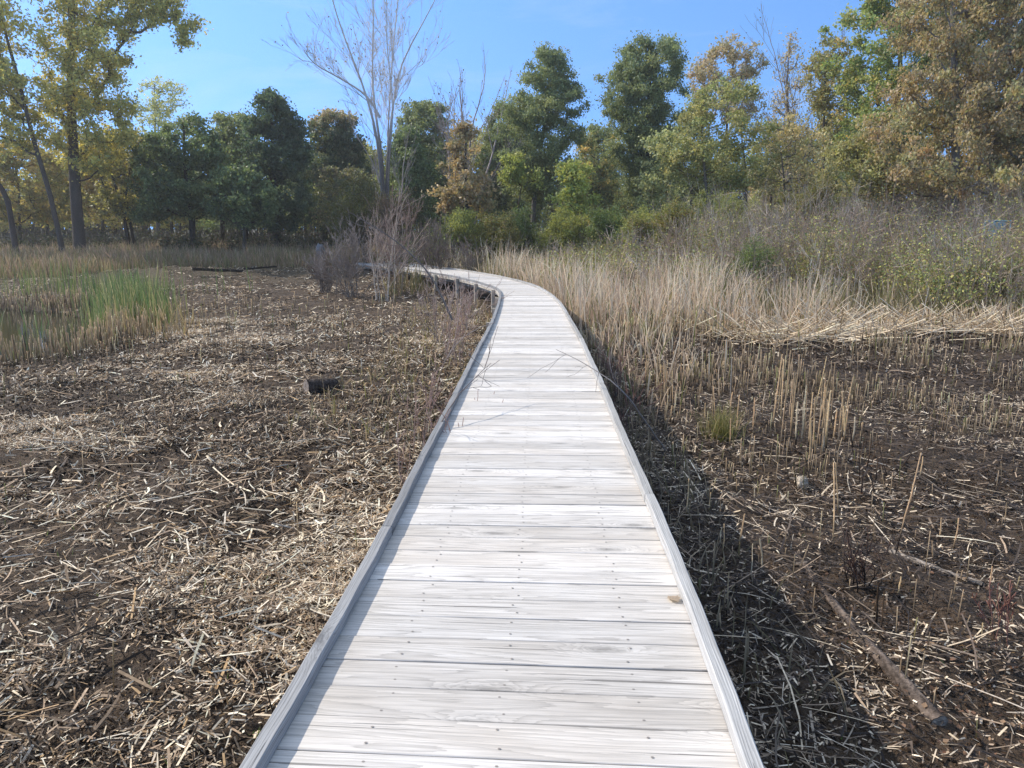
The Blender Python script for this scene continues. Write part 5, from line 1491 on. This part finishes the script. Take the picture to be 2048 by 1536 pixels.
w = bpy.data.worlds.new('World'); SC.world = w; w.use_nodes = True
nt = w.node_tree; nt.nodes.clear()
sky = nt.nodes.new('ShaderNodeTexSky'); sky.sky_type = 'NISHITA'; sky.sun_disc = False
sky.sun_elevation = el; sky.sun_rotation = az; sky.air_density = 1.0; sky.dust_density = .2; sky.ozone_density = 1.6; sky.altitude = 200
bg = nt.nodes.new('ShaderNodeBackground'); bg.inputs[1].default_value = .15
ow = nt.nodes.new('ShaderNodeOutputWorld')
tc = nt.nodes.new('ShaderNodeTexCoord')
mp = nt.nodes.new('ShaderNodeMapping'); mp.vector_type = 'POINT'
nt.links.new(tc.outputs['Generated'], mp.inputs[0]); mp.inputs['Location'].default_value = (0, 0, .30); mp.inputs['Scale'].default_value = (1, 1, .8)
nm = nt.nodes.new('ShaderNodeVectorMath'); nm.operation = 'NORMALIZE'
nt.links.new(mp.outputs[0], nm.inputs[0]); nt.links.new(nm.outputs[0], sky.inputs[0])
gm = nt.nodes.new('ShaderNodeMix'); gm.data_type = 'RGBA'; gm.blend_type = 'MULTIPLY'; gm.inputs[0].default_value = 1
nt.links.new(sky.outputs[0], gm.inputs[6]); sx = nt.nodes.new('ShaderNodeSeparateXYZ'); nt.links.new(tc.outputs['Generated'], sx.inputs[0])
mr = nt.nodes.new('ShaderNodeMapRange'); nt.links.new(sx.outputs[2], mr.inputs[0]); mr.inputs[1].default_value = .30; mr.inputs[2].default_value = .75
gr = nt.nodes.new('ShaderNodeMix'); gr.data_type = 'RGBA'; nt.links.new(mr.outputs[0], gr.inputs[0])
gr.inputs[6].default_value = (1.06, 1.52, 1.96, 1); gr.inputs[7].default_value = (4.5, 3.3, 2.3, 1)  # sky above the view warmed and boosted, added fill to lift the shadows
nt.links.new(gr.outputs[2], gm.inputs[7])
cm = nt.nodes.new('ShaderNodeMapping'); nt.links.new(tc.outputs['Generated'], cm.inputs[0]); cm.inputs['Scale'].default_value = (2.2, 2.2, 9)
cn = nt.nodes.new('ShaderNodeTexNoise'); nt.links.new(cm.outputs[0], cn.inputs['Vector']); cn.inputs['Scale'].default_value = 1.6; cn.inputs['Detail'].default_value = 8; cn.inputs['Roughness'].default_value = .6; cn.inputs['Distortion'].default_value = .6
cr = nt.nodes.new('ShaderNodeMapRange'); nt.links.new(cn.outputs['Fac'], cr.inputs[0]); cr.inputs[1].default_value = .50; cr.inputs[2].default_value = .80; cr.inputs[4].default_value = .22
cx = nt.nodes.new('ShaderNodeMix'); cx.data_type = 'RGBA'; nt.links.new(cr.outputs[0], cx.inputs[0]); nt.links.new(gm.outputs[2], cx.inputs[6]); cx.inputs[7].default_value = (6.5, 6.8, 7.0, 1)
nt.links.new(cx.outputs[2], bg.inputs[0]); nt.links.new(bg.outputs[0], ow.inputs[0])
SC.view_settings.view_transform = 'Standard'; SC.view_settings.look = 'None'; SC.view_settings.exposure = 0
SC.render.engine = 'CYCLES'
SC.cycles.max_bounces = 6; SC.cycles.transparent_max_bounces = 4
SC.cycles.use_denoising = True
SC.cycles.volume_bounces = 0
